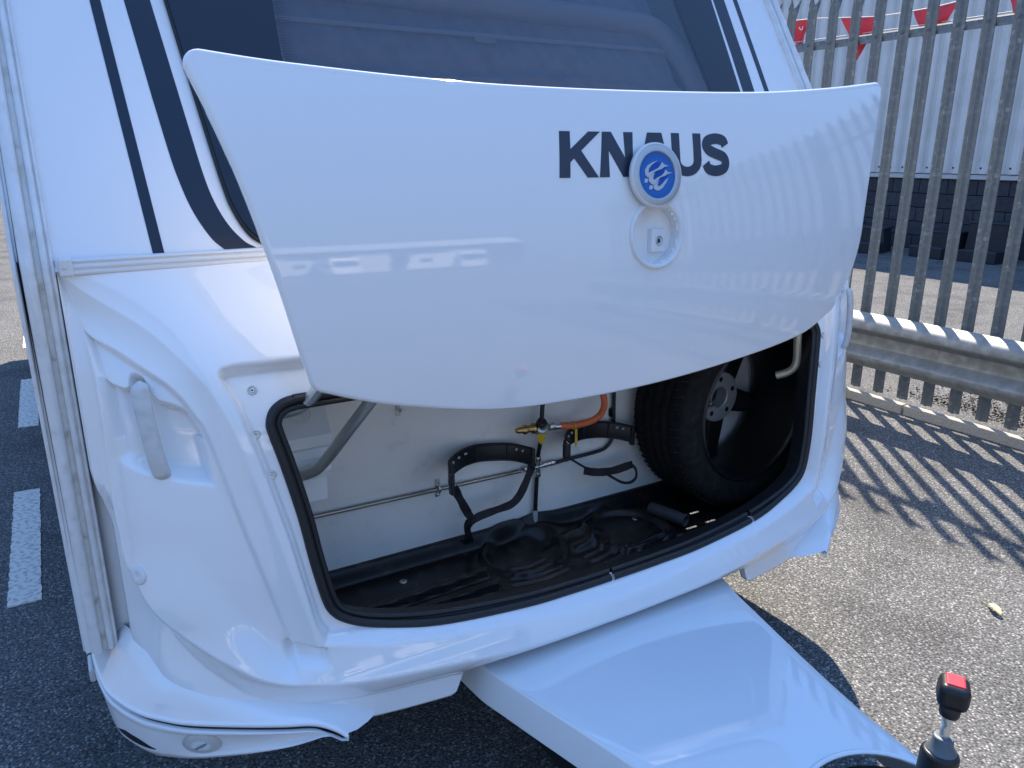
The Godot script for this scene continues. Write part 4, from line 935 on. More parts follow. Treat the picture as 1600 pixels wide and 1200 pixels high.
func build_drawbar(c: Node3D):
	# white cover over the A-frame: crowned top, rolled edges, hollow cut round the coupling
	var P := PackedVector3Array(); var nu := 25; var nv := 50
	var HW := [Vector2(-0.12, 0.352), Vector2(0.03, 0.338), Vector2(0.10, 0.318), Vector2(0.17, 0.300), Vector2(0.314, 0.262), Vector2(0.429, 0.234), Vector2(0.526, 0.214), Vector2(0.60, 0.204), Vector2(0.66, 0.193), Vector2(0.76, 0.172)]
	for j in nv:
		var v := j / (nv - 1.0)
		for i in nu:
			var u := i / (nu - 1.0) * 2.0 - 1.0
			var zf := 0.70
			var z := lerpf(-0.12, zf, v); var hw := herm(HW, z); var x := u * hw
			# front edge follows the round hollow
			var r := 0.165; var fz := 0.735 - sqrt(maxf(r * r - (x - 0.03) * (x - 0.03), 0.0)) if absf(x - 0.03) < r else 0.735
			z = lerpf(-0.12, minf(0.735, fz), v); hw = herm(HW, z); x = u * hw
			var y := 0.385 + 0.014 * (1.0 - u * u) + 0.006 * smoothstep(0.12, -0.02, z)
			P.append(Vector3(x, y, z))
	var rows := PackedVector3Array(); var nn := nu + 8
	for j in nv:
		var l := P[j * nu]; var r := P[j * nu + nu - 1]
		for q in [[0.012, -0.078], [0.010, -0.082], [0.0125, -0.076], [0.004, -0.008]]: rows.append(l + Vector3(-q[0], q[1], 0))
		for i in nu: rows.append(P[j * nu + i])
		for q in [[0.004, -0.008], [0.0125, -0.076], [0.010, -0.082], [0.012, -0.078]]: rows.append(r + Vector3(q[0], q[1], 0))
	var d := put("drawbar_cover", grid(rows, nn, nv, PackedByteArray(), true), M.white, c)
	var rimp := PackedVector3Array()
	for i in nu: rimp.append(P[(nv - 1) * nu + i] + Vector3(0, -0.001, 0.001))
	put("cover_rim", tube(rimp, 0.005, 8), M.white, d)
	put("coupling_boot", moved(lathe([Vector2(0.162, -0.16), Vector2(0.162, -0.02), Vector2(0.156, -0.008), Vector2(0.12, 0.004), Vector2(0.06, 0.012), Vector2(0.0, 0.014)], 48), Transform3D(Basis.IDENTITY, Vector3(0.03, 0.385, 0.735))), M.black, c)
	put("chassis_arm", box_at(Vector3(0.06, 0.12, 1.3), Vector3(-0.24, 0.30, -0.4)).duplicate(), M.black, c)
	put("chassis_arm", box_at(Vector3(0.06, 0.12, 1.3), Vector3(0.24, 0.30, -0.4)), M.black, c)
	# black lever with a red-topped grip, standing up from the coupling
	var k := Vector3(0.043, 0.654, 0.75)
	var ax := Vector3(-0.10, -1.0, 0.02).normalized(); var b0 := k + ax * 0.092
	var jf := frame_to(-ax, b0); jf.basis = jf.basis.scaled(Vector3.ONE * 0.84)
	var stem := put("coupling_lever", moved(lathe([Vector2(0, 0.0), Vector2(0.0235, 0.0), Vector2(0.0290, -0.003), Vector2(0.0315, -0.009), Vector2(0.0318, -0.30), Vector2(0.03, -0.31)], 40), jf), M.black, c)
	put("collar", moved(lathe([Vector2(0.0255, -0.002), Vector2(0.0240, 0.004), Vector2(0.0185, 0.010), Vector2(0.0165, 0.024), Vector2(0.0150, 0.028), Vector2(0.0, 0.028)], 32), jf), M.galv, stem)
	put("spindle", moved(lathe([Vector2(0.0085, 0.02), Vector2(0.0085, 0.040), Vector2(0.0070, 0.044), Vector2(0.0070, 0.052), Vector2(0.0090, 0.056), Vector2(0.0090, 0.080), Vector2(0, 0.080)], 20), jf), M.zinc, stem)
	put("handle_neck", moved(lathe([Vector2(0, 0.068), Vector2(0.0145, 0.068), Vector2(0.0165, 0.072), Vector2(0.0175, 0.095), Vector2(0, 0.097)], 24), jf), M.black, stem)
	var hb := jf.basis.rotated(jf.basis.y.normalized(), 0.55)
	put("handle_knob", moved(rbox(Vector3(0.060, 0.046, 0.050), 0.014), Transform3D(hb, jf.origin - ax * 0.092 + hb.x * 0.006)), M.black, stem)
	put("red_insert", moved(rbox(Vector3(0.040, 0.008, 0.030), 0.003), Transform3D(hb, jf.origin - ax * 0.1095 + hb.x * 0.006)), M.red, stem)
func build_locker(c: Node3D):
	# rubber seal: two beads following the rim, broken at two joints
	var n := RIM.size()
	var bead := func(inset: float, lift: float, from: int, to: int):
		var out := PackedVector3Array()
		for i in range(from, to + 1):
			var p := RIM[i % n]; var t := (RIM[(i + 3) % n] - RIM[(i - 3 + n) % n]).normalized(); var q := p + Vector2(-t.y, t.x) * inset
			out.append(skin(q.x, q.y) * 1.0 + base_n(s_to_x(q.x), q.y) * lift + (Vector3(0, 0, -0.002)))
		return out
	# find the samples nearest the two joints
	var j0 := 0; var j1 := 0
	for i in n:
		if RIM[i].distance_to(Vector2(-0.019, 0.502)) < RIM[j0].distance_to(Vector2(-0.019, 0.502)): j0 = i
		if RIM[i].distance_to(Vector2(0.418, 0.523)) < RIM[j1].distance_to(Vector2(0.418, 0.523)): j1 = i
	for rg in [[j0 + 1, j1 if j1 > j0 else j1 + n], [j1 + 1, j0 + n if j0 < j1 else j0]]:
		var a: int = rg[0]; var b: int = rg[1]
		var s := put("rubber_seal", tube(bead.call(0.0075, 0.003, a, b), 0.0088, 12), M.rubber, c)
		put("inner_lip", tube(bead.call(0.0205, 0.000, a, b), 0.0062, 10), M.rubber, s)
		put("inner_web", tube(bead.call(0.0140, -0.004, a, b), 0.0070, 10), M.rubber, s)
	# return flange behind the seal so that the skin has thickness
	var fl := PackedVector3Array()
	for k in 4:
		for i in n + 1:
			var p := RIM[i % n]; var t := (RIM[(i + 3) % n] - RIM[(i - 3 + n) % n]).normalized(); var q := p + Vector2(-t.y, t.x) * (0.008 if k == 0 else 0.014)
			fl.append(skin(q.x, q.y) + Vector3(0, 0, [0.0, -0.004, -0.03, -0.045][k]))
	put("opening_flange", grid(fl, n + 1, 4), M.black, c)
	# box of the locker: back, ends, top
	put("locker_back", box_at(Vector3(1.70, 0.66, 0.02), Vector3(0.08, 0.76, -0.360)), M.liner, c)
	for e in [-0.745, 0.90]:
		var ep := PackedVector2Array([Vector2(-0.352, 1.052), Vector2(-0.352, 0.43)])
		for k in 14:
			var y := lerpf(0.43, 1.052, k / 13.0); ep.append(Vector2(base_at(e, y).z - 0.085, y))
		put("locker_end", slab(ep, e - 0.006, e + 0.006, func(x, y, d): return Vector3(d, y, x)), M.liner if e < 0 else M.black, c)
	var tp := PackedVector2Array([Vector2(0.90, -0.352), Vector2(-0.745, -0.352)])
	for k in 17:
		var x := lerpf(-0.745, 0.90, k / 16.0); tp.append(Vector2(x, base_at(x, 1.045).z - 0.05))
	put("locker_top", slab(tp, 1.040, 1.052, func(x, y, d): return Vector3(x, d, y)), M.liner, c)
	# black vacuum-formed tray
	var xs := []; var zs := []
	for k in 301: xs.append(lerpf(-0.74, 0.88, k / 300.0))
	for k in 141: zs.append(lerpf(-0.350, 0.055, k / 140.0))
	var slots := [[0.371, 0.408, -0.1325], [0.443, 0.478, -0.1340], [0.509, 0.545, -0.1330], [0.443, 0.474, -0.1950]]
	for s in slots:
		xs.append_array([s[0], s[1]]); zs.append_array([s[2] - 0.0035, s[2] + 0.0035])
	xs.sort(); zs.sort()
	var P := PackedVector3Array(); var mask := PackedByteArray()
	for z in zs:
		for x in xs: P.append(Vector3(x, tray_y(x, z), z))
	for j in zs.size() - 1:
		for i in xs.size() - 1:
			var ok := 1; var x: float = (xs[i] + xs[i + 1]) / 2; var z: float = (zs[j] + zs[j + 1]) / 2
			for s in slots:
				if x > s[0] and x < s[1] and absf(z - s[2]) < 0.0035: ok = 0
			if z > base_at(clampf(x, -0.95, 0.95), 0.49).z - lerpf(0.022, 0.11, ease01(0.58, 0.68, absf(x))): ok = 0
			mask.append(ok)
	put("locker_tray", grid(P, xs.size(), zs.size(), mask, true), M.tray, c)
	for q in [[-0.455, 0.468, -0.341], [0.003, 0.468, -0.341], [0.455, 0.468, -0.341]]:
		put("tray_screw", moved(lathe([Vector2(0.005, -0.001), Vector2(0.0045, 0.0015), Vector2(0.003, 0.0025), Vector2(0, 0.0027)], 12), frame_to(Vector3(0, 0.3, 1), Vector3(q[0], q[1], q[2]))), M.steel, c)
	for q in [[-0.385, -0.275], [0.30, -0.26]]:
		put("tray_washer", moved(lathe([Vector2(0.009, 0), Vector2(0.0085, 0.0015), Vector2(0.004, 0.002), Vector2(0, 0.001)], 16), Transform3D(Basis.IDENTITY, Vector3(q[0], tray_y(q[0], q[1]) + 0.0005, q[1]))), M.steel, c)
	# lid arms: bent zinc tubes, mirrored at the other end
	for m in [1.0, -1.0]:
		for a in [[-0.742, 0.962, -0.105, -0.720, 0.963, -0.096, -0.697, 0.964, -0.085, -0.664, 0.970, -0.073, -0.639, 0.982, -0.060, -0.618, 1.018, -0.032, -0.596, 1.065, -0.005, -0.585, 1.09, 0.012], [-0.76, 0.775, -0.26, -0.669, 0.787, -0.210, -0.612, 0.803, -0.173, -0.586, 0.826, -0.156, -0.550, 0.904, -0.100, -0.502, 1.005, -0.030, -0.463, 1.068, 0.010]]:
			var q: Array = a.duplicate()
			if m < 0:
				if a[1] < 0.9: continue
				q = [0.625, 1.07, -0.04, 0.640, 1.028, -0.060, 0.663, 0.938, -0.075, 0.675, 0.885, -0.080, 0.674, 0.860, -0.084, 0.666, 0.842, -0.098, 0.650, 0.830, -0.120]
			put("lid_arm", tube(spline(pts(q), 8), 0.0118 if m > 0 else 0.0105, 16), M.zinc if m > 0 else M.brass_grey, c)
	build_gas(c)

func tray_y(x: float, z: float) -> float:
	var y := 0.440
	y += 0.036 * smoothstep(-0.322, -0.340, z)                       # upstand along the back
	y += 0.030 * smoothstep(0.0, 0.03, z - (base_at(clampf(x, -0.9, 0.9), 0.49).z - 0.055))
	# two straight ribs at the left
	for r in [[-0.520, -0.187, -0.209, -0.200], [-0.431, -0.131, -0.213, -0.137]]:
		var p := Vector2(x, z); var q := Geometry2D.get_closest_point_to_segment(p, Vector2(r[0], r[1]), Vector2(r[2], r[3]))
		y += 0.020 * smoothstep(0.013, 0.009, p.distance_to(q))
	# two round bottle seats with arc ribs
	for q in [[-0.075, -0.235, 0.104], [0.225, -0.205, 0.118]]:
		var d := Vector2(x - q[0], z - q[1]).length()
		y += 0.010 * smoothstep(q[2] + 0.012, q[2] + 0.002, d) - 0.016 * smoothstep(q[2] - 0.004, q[2] - 0.020, d)
	for k in 4:
		var d := Vector2(x + 0.09, z + 0.36).length() - (0.165 + 0.026 * k)
		var an := atan2(z + 0.36, x + 0.09)
		y += 0.006 * smoothstep(0.007, 0.003, absf(d)) * smoothstep(1.18, 1.28, an) * smoothstep(1.98, 1.88, an)
		var e := Vector2(x - 0.04, z + 0.33).length() - (0.15 + 0.028 * k); var a2 := atan2(z + 0.33, x - 0.04)
		y += 0.006 * smoothstep(0.007, 0.003, absf(e)) * smoothstep(0.85, 0.95, a2) * smoothstep(1.6, 1.5, a2)
	# raised saddle by the pipe and bars at the right
	y += 0.028 * exp(-pow((x - 0.02) / 0.055, 2.0) * 1.0 - pow((z + 0.315) / 0.030, 2.0))
	y += 0.026 * smoothstep(0.10, 0.02, Vector2((x - 0.08) * 0.8, (z + 0.225) * 1.6 + (x - 0.08) * 0.25).length())
	for r in [[0.135, -0.135, 0.30, -0.150], [0.150, -0.105, 0.34, -0.112], [0.10, -0.075, 0.26, -0.06]]:
		var p := Vector2(x, z); var q := Geometry2D.get_closest_point_to_segment(p, Vector2(r[0], r[1]), Vector2(r[2], r[3]))
		y += 0.009 * smoothstep(0.009, 0.005, p.distance_to(q))
	return y

func ribbon(path: PackedVector3Array, w: float, facing: Vector3, twist := 0.0) -> ArrayMesh:
	var P := PackedVector3Array(); var c := path.size()
	for i in c:
		var t := (path[mini(i + 1, c - 1)] - path[maxi(i - 1, 0)]).normalized()
		var s := t.cross(facing).normalized().rotated(t, twist * i / c + 0.35 * sin(i * 0.5)); var nn := s.cross(t)
		for q in [[-1.0, 0.0], [-0.9, 0.0009], [0.9, 0.0009], [1.0, 0.0], [0.9, -0.0009], [-0.9, -0.0009], [-1.0, 0.0]]: P.append(path[i] + s * q[0] * w / 2 + nn * q[1])
	return grid(P, 7, c)
func build_gas(c: Node3D):
	# pipework on the back wall
	put("copper_pipe", tube(pts([-0.78, 0.628, -0.341, -0.609, 0.626, -0.341, -0.259, 0.621, -0.341, -0.022, 0.618, -0.341]), 0.0052, 12), M.copper, c)
	put("gas_pipe", tube(spline(pts([0.046, 0.90, -0.341, 0.046, 0.843, -0.336, 0.028, 0.783, -0.320, 0.021, 0.718, -0.312, 0.024, 0.667, -0.328, 0.026, 0.646, -0.336]), 6), 0.0056, 12), M.black, c)
	var dn := put("gas_pipe", tube(pts([0.026, 0.600, -0.338, 0.024, 0.565, -0.338, 0.021, 0.480, -0.338]), 0.0056, 12), M.black, c)
	put("pipe_sleeve", tube(pts([0.021, 0.497, -0.338, 0.014, 0.449, -0.330]), 0.0080, 14), M.grey_plastic, dn)
	put("gas_pipe", tube(spline(pts([0.072, 0.619, -0.338, 0.119, 0.621, -0.338, 0.215, 0.623, -0.338, 0.252, 0.630, -0.338, 0.271, 0.652, -0.338, 0.274, 0.69, -0.338, 0.271, 0.808, -0.338, 0.27, 0.95, -0.338]), 6), 0.0050, 12), M.black, c)
	# four-way union with its nuts
	var o := Vector3(0.026, 0.622, -0.336); var X := Vector3.RIGHT; var Y := Vector3.UP
	var u := put("pipe_cross", join([tube(PackedVector3Array([o - X * 0.026, o + X * 0.030]), 0.0072, 12), tube(PackedVector3Array([o - Y * 0.026, o + Y * 0.026]), 0.0072, 12), box_at(Vector3(0.020, 0.020, 0.018), o, 0.003)]), M.steel, c)
	for q in [[X, -0.036, 0.0085], [X, 0.020, 0.0085], [X, 0.034, 0.0070], [X, 0.046, 0.0085], [Y, 0.022, 0.0095], [Y, -0.022, 0.0095]]:
		put("nut", moved(hexnut(q[2], 0.013), frame_to(q[0], o + q[0] * q[1])), M.steel, u)
	# pipe clips
	for p in [Vector3(-0.257, 0.622, -0.338), Vector3(-0.350, 0.847, -0.344), Vector3(0.268, 0.726, -0.338)]:
		var cl := put("pipe_clip", box_at(Vector3(0.011, 0.046 if p.x < -0.2 else 0.02, 0.0025), Vector3(p.x, p.y, -0.347), 0.001), M.steel if p.x < 0 else M.black, c)
		put("clip_saddle", tube(spline(pts([p.x, p.y - 0.010, -0.346, p.x, p.y - 0.008, -0.336, p.x, p.y, -0.333, p.x, p.y + 0.008, -0.336, p.x, p.y + 0.010, -0.346]), 4), 0.0035, 8), M.steel if p.x < 0 else M.black, cl)
		for s in [-0.017, 0.017]: put("screw_head", moved(lathe([Vector2(0.0042, 0), Vector2(0.004, 0.0015), Vector2(0.002, 0.0025), Vector2(0, 0.002)], 10), frame_to(Vector3(0, 0, 1), Vector3(p.x, p.y + s, -0.3455))), M.steel, cl)
	# regulator: brass inlet, body, black cap, tag, nut and orange hose
	var r := Vector3(-0.004, 0.752, -0.280)
	var g := put("gas_regulator", moved(lathe([Vector2(0, -0.012), Vector2(0.016, -0.012), Vector2(0.0185, -0.006), Vector2(0.0185, 0.006), Vector2(0.015, 0.012), Vector2(0, 0.012)], 28), frame_to(Vector3(0.1, 0.5, 0.8), r)), M.silver, c)
	put("brass_inlet", moved(lathe([Vector2(0, 0.0), Vector2(0.013, 0.0), Vector2(0.0135, 0.012), Vector2(0.0095, 0.013), Vector2(0.0095, 0.030), Vector2(0.012, 0.031), Vector2(0.012, 0.038), Vector2(0.0085, 0.042), Vector2(0.008, 0.052), Vector2(0.005, 0.060), Vector2(0, 0.060)], 24), frame_to(Vector3(-1, 0.06, 0.0), r + Vector3(-0.010, 0.001, 0))), M.brass, g)
	put("black_cap", moved(lathe([Vector2(0, 0.0), Vector2(0.0125, 0.0), Vector2(0.0130, 0.010), Vector2(0.011, 0.014), Vector2(0, 0.015)], 24), frame_to(Vector3(0.1, 0.75, 0.65), r + Vector3(-0.004, 0.012, 0.008))), M.black, g)
	put("green_ring", moved(lathe([Vector2(0.008, -0.004), Vector2(0.0098, -0.003), Vector2(0.0098, 0.003), Vector2(0.008, 0.004)], 18), frame_to(X, r + Vector3(0.018, 0.0, 0))), M.green, g)
	put("yellow_tag", slab(pts2([-0.014, -0.004, 0.014, -0.002, 0.012, -0.022, 0.002, -0.036, -0.008, -0.024]), 0.0, 0.0012, func(x, y, d): return r + Vector3(x - 0.004, y - 0.006, 0.014 + d + y * 0.2)), M.yellow, g)
	put("hose_nut", moved(hexnut(0.0105, 0.017), frame_to(X, r + Vector3(0.034, -0.003, 0))), M.steel, g)
	put("hose_ferrule", tube(PackedVector3Array([r + Vector3(0.040, -0.005, 0), r + Vector3(0.064, -0.007, 0.002)]), 0.0078, 14), M.steel, g)
	put("orange_hose", tube(spline(pts([0.056, 0.7455, -0.279, 0.098, 0.742, -0.272, 0.148, 0.746, -0.270, 0.182, 0.758, -0.276, 0.197, 0.780, -0.284, 0.194, 0.812, -0.292, 0.167, 0.851, -0.300, 0.12, 0.90, -0.31]), 8), 0.0088, 16), M.orange, g)
	put("cable_tie", tube(spline(pts([0.0915, 0.752, -0.272, 0.0915, 0.742, -0.261, 0.0915, 0.732, -0.272, 0.0915, 0.742, -0.283]), 5, true), 0.0014, 8, true), M.yellow, g)
	put("tie_tail", slab(pts2([-0.0035, 0.0, 0.0035, 0.0, 0.0045, -0.040, 0.0, -0.050, -0.003, -0.040]), 0, 0.001, func(x, y, d): return Vector3(0.093 + x, 0.736 + y, -0.262 + d)), M.yellow, g)
	# curved plastic bottle holders with their webbing straps
	for h in 2:
		var arc: PackedVector3Array
		if h == 0: arc = spline(pts([-0.279, 0.690, -0.225, -0.262, 0.700, -0.268, -0.215, 0.702, -0.306, -0.160, 0.698, -0.331, -0.105, 0.690, -0.335, -0.058, 0.684, -0.322, -0.022, 0.676, -0.290]), 6)
		else: arc = spline(pts([0.052, 0.695, -0.250, 0.075, 0.698, -0.282, 0.115, 0.700, -0.312, 0.165, 0.696, -0.331, 0.215, 0.690, -0.335, 0.262, 0.682, -0.325, 0.304, 0.672, -0.298]), 6)
		var hold := put("bottle_holder", sweep(arc, pts2([-0.020, 0.0, -0.019, 0.004, 0.019, 0.004, 0.020, 0.0, 0.019, -0.002, -0.019, -0.002, -0.020, 0.0]), Vector3.UP), M.holder, c)
		for e in [-0.021, 0.021]:
			var q := PackedVector3Array()
			for p in arc: q.append(p + Vector3(0, e, 0.002))
			put("holder_rib", tube(q, 0.0034, 8), M.holder, hold)
		for k in [6, 18, 28]: put("holder_rib", tube(PackedVector3Array([arc[k] + Vector3(0, -0.02, 0.005), arc[k] + Vector3(0, 0.02, 0.005)]), 0.0025, 6), M.holder, hold)
		for k in [8, 11, 14, 31, 33]: 
			put("slot", box_at(Vector3(0.009, 0.006, 0.002), arc[k] + Vector3(0, 0.010, 0.0055), 0.001), M.grey_plastic, hold)
		for e in [arc[0], arc[arc.size() - 1]]: put("end_lug", box_at(Vector3(0.010, 0.054, 0.016), e + Vector3(0, -0.004, 0.004), 0.003), M.holder, hold)
	var F := Vector3(-0.2, 0.35, 0.9).normalized()
	put("strap", ribbon(spline(pts([-0.272, 0.672, -0.225, -0.256, 0.648, -0.240, -0.238, 0.614, -0.250, -0.222, 0.585, -0.256, -0.212, 0.566, -0.260, -0.216, 0.545, -0.266, -0.205, 0.510, -0.290, -0.182, 0.462, -0.325]), 6), 0.021, F), M.strap, c)
	put("strap", ribbon(spline(pts([-0.020, 0.660, -0.288, -0.026, 0.645, -0.286, -0.048, 0.607, -0.280, -0.070, 0.582, -0.274, -0.098, 0.570, -0.268, -0.148, 0.567, -0.265, -0.190, 0.565, -0.260, -0.212, 0.557, -0.258]), 6), 0.020, F, 0.5), M.strap, c)
	put("strap", ribbon(spline(pts([0.050, 0.690, -0.250, 0.056, 0.676, -0.256, 0.101, 0.641, -0.270, 0.150, 0.607, -0.280, 0.160, 0.604, -0.280]), 6), 0.006, F), M.strap, c)
	put("strap", ribbon(spline(pts([0.135, 0.607, -0.280, 0.165, 0.596, -0.281, 0.200, 0.588, -0.281, 0.240, 0.585, -0.281, 0.275, 0.588, -0.280, 0.298, 0.590, -0.28]), 6), 0.022, F), M.strap, c)
	put("strap", ribbon(spline(pts([0.296, 0.590, -0.280, 0.306, 0.575, -0.274, 0.303, 0.556, -0.268, 0.284, 0.546, -0.265, 0.255, 0.551, -0.265, 0.225, 0.570, -0.27, 0.205, 0.585, -0.276]), 6), 0.008, F), M.strap, c)
	put("strap_buckle", box_at(Vector3(0.020, 0.040, 0.014), Vector3(0.052, 0.694, -0.243), 0.005), M.holder, c)
	# grey control box on the end wall, with a round moulded emblem on its sloping lid
	var prof := pts2([-0.345, 0.700, -0.235, 0.712, -0.232, 0.770, -0.205, 0.775, -0.196, 0.792, -0.196, 0.812, -0.204, 0.820, -0.204, 0.838, -0.195, 0.846, -0.197, 0.866, -0.262, 0.942, -0.285, 0.950, -0.345, 0.950])
	var bx := put("control_box", slab(prof, -0.660, -0.560, func(x, y, d): return Vector3(d, y, x)), M.box_grey, c)
	put("box_lid", slab(pts2([-0.198, 0.842, -0.190, 0.848, -0.191, 0.870, -0.256, 0.948, -0.266, 0.944, -0.200, 0.864]), -0.664, -0.556, func(x, y, d): return Vector3(d, y, x)), M.box_grey, bx)
	var en := Vector3(0, 0.65, 0.76).normalized(); var ec := Vector3(-0.606, 0.909, -0.2222); var ef := frame_to(en, ec)
	put("emblem_ring", moved(lathe([Vector2(0.0215, -0.0005), Vector2(0.0210, 0.0007), Vector2(0.0192, 0.0007), Vector2(0.0188, -0.0005)], 36), ef), M.box_grey, bx)
	for q in [[-0.018, 0.002, 0.0, 0.002], [-0.016, -0.003, 0.002, -0.003], [0.002, 0.002, 0.006, -0.010], [0.009, 0.006, 0.004, -0.016], [0.014, 0.004, 0.010, -0.010]]:
		put("emblem_stroke", tube(PackedVector3Array([ef * Vector3(q[0], 0.0003, -q[1]), ef * Vector3(q[2], 0.0003, -q[3])]), 0.0009, 6), M.box_grey, bx)
	put("box_hinge", box_at(Vector3(0.008, 0.03, 0.02), Vector3(-0.664, 0.79, -0.205), 0.002), M.steel, bx)

func build_locker_things():
	# spare wheel standing at the right-hand end of the locker, its hollow back towards us
	var t := thing("spare_wheel", "spare wheel with black alloy spokes standing upright at the right end of the open locker", "wheel", "", Vector3(0.605, 0.735, -0.235))
	t.rotation = Vector3(0, 0.04, 0)
	var B := Basis(Vector3(1, 0, 0), PI / 2)
	var tf := Transform3D(B, Vector3.ZERO)
	put("tyre", moved(tyre_mesh(0.288, 0.200), tf), M.tyre, t)
	# tread blocks cut by fine cross grooves
	var st := SurfaceTool.new(); st.begin(Mesh.PRIMITIVE_TRIANGLES)
	var cut := rbox(Vector3(0.0026, 0.004, 0.034), 0.001)
	for k in 84:
		for r in [-0.066, 0.068]:
			var a := TAU * (k + (0.5 if r > 0 else 0.0)) / 84
			st.append_from(cut, 0, Transform3D(Basis(Vector3(0, 0, 1), a - PI / 2) * Basis(Vector3(0, 1, 0), 0.25 * sgn(r)), Vector3(cos(a) * 0.2855, sin(a) * 0.2855, r)))
	var sp := put("tread_grooves", st.commit(), M.black, t); sp.set_meta("kind", "stuff")
	put("rim_barrel", moved(lathe([Vector2(0.207, 0.092), Vector2(0.203, 0.099), Vector2(0.199, 0.097), Vector2(0.192, 0.085), Vector2(0.190, 0.05), Vector2(0.182, 0.02), Vector2(0.178, -0.06), Vector2(0.190, -0.085), Vector2(0.203, -0.095)], 72), tf), M.rim, t)
	var hub := put("hub_face", moved(lathe([Vector2(0.030, -0.075), Vector2(0.030, -0.040), Vector2(0.033, -0.036), Vector2(0.070, -0.036), Vector2(0.074, -0.040), Vector2(0.074, -0.075)], 48), tf), M.hub, t)
	put("hub_bore", moved(lathe([Vector2(0.0298, -0.074), Vector2(0, -0.072)], 32), tf), M.black, hub)
	for k in 5:
		var a := TAU * k / 5 + 0.35
		put("bolt_hole", moved(lathe([Vector2(0.0075, -0.0358), Vector2(0.0, -0.0356)], 16), Transform3D(B, Vector3(cos(a), sin(a), 0) * 0.053)), M.black, hub)
		# spoke: tapering beam from hub to barrel
		var P := PackedVector3Array(); var dr := Vector3(cos(a + 0.6), sin(a + 0.6), 0); var sd := Vector3(-dr.y, dr.x, 0)
		for j in 6:
			var q := j / 5.0; var c := dr * lerpf(0.06, 0.180, q) + Vector3(0, 0, lerpf(-0.052, -0.062, q)); var w := lerpf(0.036, 0.026, q)
			for e in [[-1.0, -0.012], [-1.0, 0.006], [-0.7, 0.012], [0.7, 0.012], [1.0, 0.006], [1.0, -0.012]]: P.append(c + sd * e[0] * w + Vector3(0, 0, e[1]))
		put("spoke", grid(P, 6, 6), M.rim, t)
	put("loose_bolt", moved(join([hexnut(0.008, 0.012), lathe([Vector2(0.011, -0.009), Vector2(0.011, -0.006), Vector2(0, -0.005)], 16)]), Transform3D(B, Vector3(-0.048, -0.010, -0.026))), M.steel, t)
	# short length of grey-black pipe lying on the tray
	var p := thing("pipe_offcut", "short dark plastic tube lying on the locker tray in front of the spare wheel", "tube", "", Vector3(0.355, 0.464, -0.19))
	var ax := Vector3(0.30, -0.02, 1.0).normalized(); var L2 := 0.055
	var P := PackedVector3Array()
	var tfp := frame_to(ax, Vector3.ZERO)
	put("tube", moved(lathe([Vector2(0.012, L2 - 0.02), Vector2(0.012, L2), Vector2(0.0165, L2 + 0.001), Vector2(0.0175, L2 - 0.001), Vector2(0.0175, -L2), Vector2(0.012, -L2), Vector2(0.012, -L2 + 0.01)], 28), tfp), M.pipe_grey, p)

func build_small_things():
	var P := PackedVector3Array()
	for j in 13:
		var v := j / 12.0; var w := 0.011 * sin(PI * pow(v, 0.8)) + 0.0006
		for i in 7:
			var u := i / 6.0 * 2.0 - 1.0
			P.append(Vector3(u * w, 0.010 + 0.010 * sin(v * 3.0) + 0.004 * u * u - 0.006 * v, (v - 0.5) * 0.075))
	var l := thing("fallen_leaf", "pale curled dry leaf lying on the sunlit tarmac", "leaf", "", Vector3(1.44, 0, 0.17)); l.rotation.y = 2.6
	put("blade", grid(P, 7, 13), M.leaf, l)
	put("stalk", tube(spline(pts([0, 0.006, 0.036, 0.002, 0.004, 0.048, 0.006, 0.003, 0.058]), 4), 0.0009, 6), M.leaf, l)

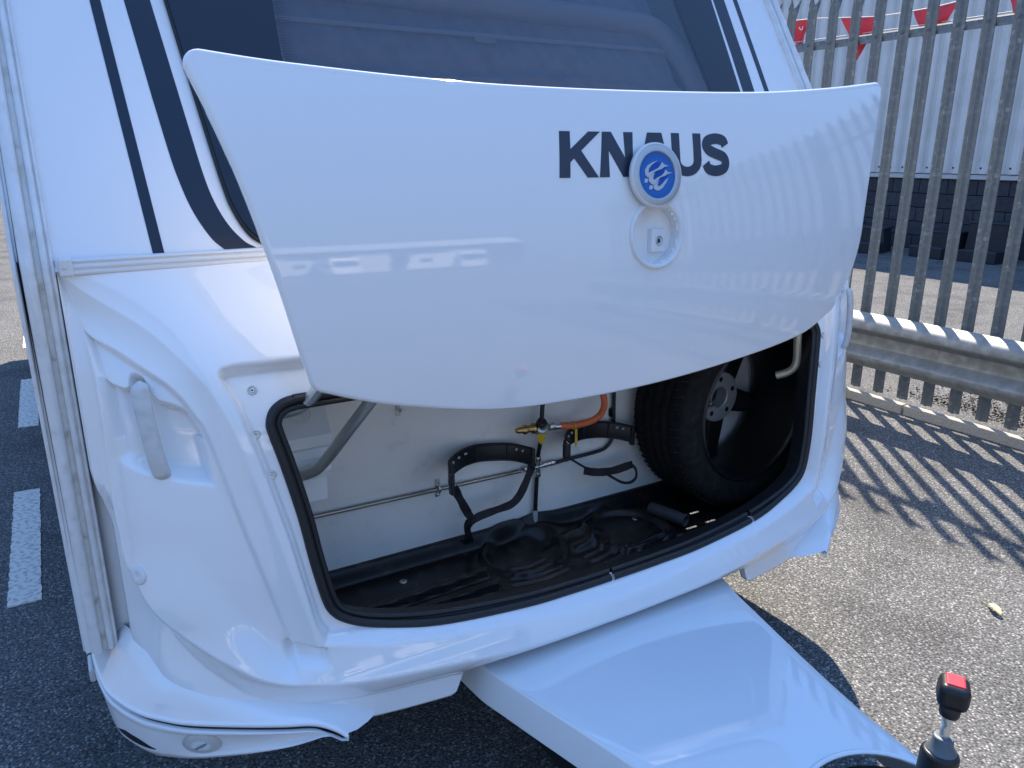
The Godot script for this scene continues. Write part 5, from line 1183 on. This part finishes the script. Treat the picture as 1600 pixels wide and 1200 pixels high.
func build_row_of_caravans():
	# the row of parked caravans across the aisle, which the glossy lid mirrors
	var spots := [[11.0, 36.0, 0.2], [5.5, 38.0, 1.5], [1.0, 35.0, -0.3], [-4.0, 40.0, 1.7], [-11.5, 37.0, 0.4], [-19.0, 36.0, 1.45]]
	var which := ["nose towards us, nearest the fence", "side on, second from the fence", "nose towards us, third from the fence", "side on, fourth from the fence", "turned a little, fifth from the fence", "side on, farthest from the fence"]
	for k in spots.size():
		var q: Array = spots[k]
		var t := thing("parked_caravan", "white caravan parked across the car park, " + which[k], "caravan", "caravans parked across the car park", Vector3(q[0], 0, q[1]))
		t.rotation.y = q[2]
		var side := pts2([0.0, 0.45, 0.1, 1.2, 0.55, 2.45, 0.8, 2.6, 5.4, 2.6, 5.5, 2.3, 5.5, 0.45])
		put("body", slab(side, -1.08, 1.08, func(x, y, d): return Vector3(d, y, x)), M.wall_white, t)
		put("window", slab(pts2([-1.0, 1.30, 1.0, 1.30, 0.96, 2.20, -0.96, 2.20]), 0.0, 0.02, func(x, y, d): return Vector3(x, y, 0.155 + (y - 1.35) * 0.36 - d)), M.dark_glass, t)
		for m in [-1.0, 1.0]:
			put("side_window", slab(pts2([1.2, 1.4, 2.2, 1.4, 2.2, 1.95, 1.2, 1.95]), 1.08 * m, 1.095 * m, func(x, y, d): return Vector3(d, y, x)), M.dark_glass, t)
			put("wheel", moved(tyre_mesh(0.31, 0.19), Transform3D(Basis(Vector3(0, 0, 1), PI / 2), Vector3(m * 0.92, 0.31, 3.0))), M.tyre, t)
		put("drawbar", slab(pts2([-0.35, 0.05, 0.35, 0.05, 0.08, -1.0, -0.08, -1.0]), 0.36, 0.44, func(x, y, d): return Vector3(x, d, y)), M.plastic_white, t)
	var g := thing("far_building", "long low grey building across the car park, behind the parked caravans", "building", "", Vector3(-12, 0, 52))
	put("wall", box_at(Vector3(70, 4.6, 10), Vector3(0, 2.3, 6)), M.block[2], g)
	put("roof", slab(pts2([-0.4, 4.6, 10.4, 4.6, 5.0, 6.2]), -35.2, 35.2, func(x, y, d): return Vector3(d, y, x + 1.0)), M.flash, g)
	for k in 6:
		var dr := put("roller_door", box_at(Vector3(4.0, 3.4, 0.1), Vector3(-27.5 + k * 11.0, 1.7, 0.98)), M.clad, g)
		put("door_rail", box_at(Vector3(4.3, 0.2, 0.14), Vector3(-27.5 + k * 11.0, 3.5, 0.97)), M.flash, dr)
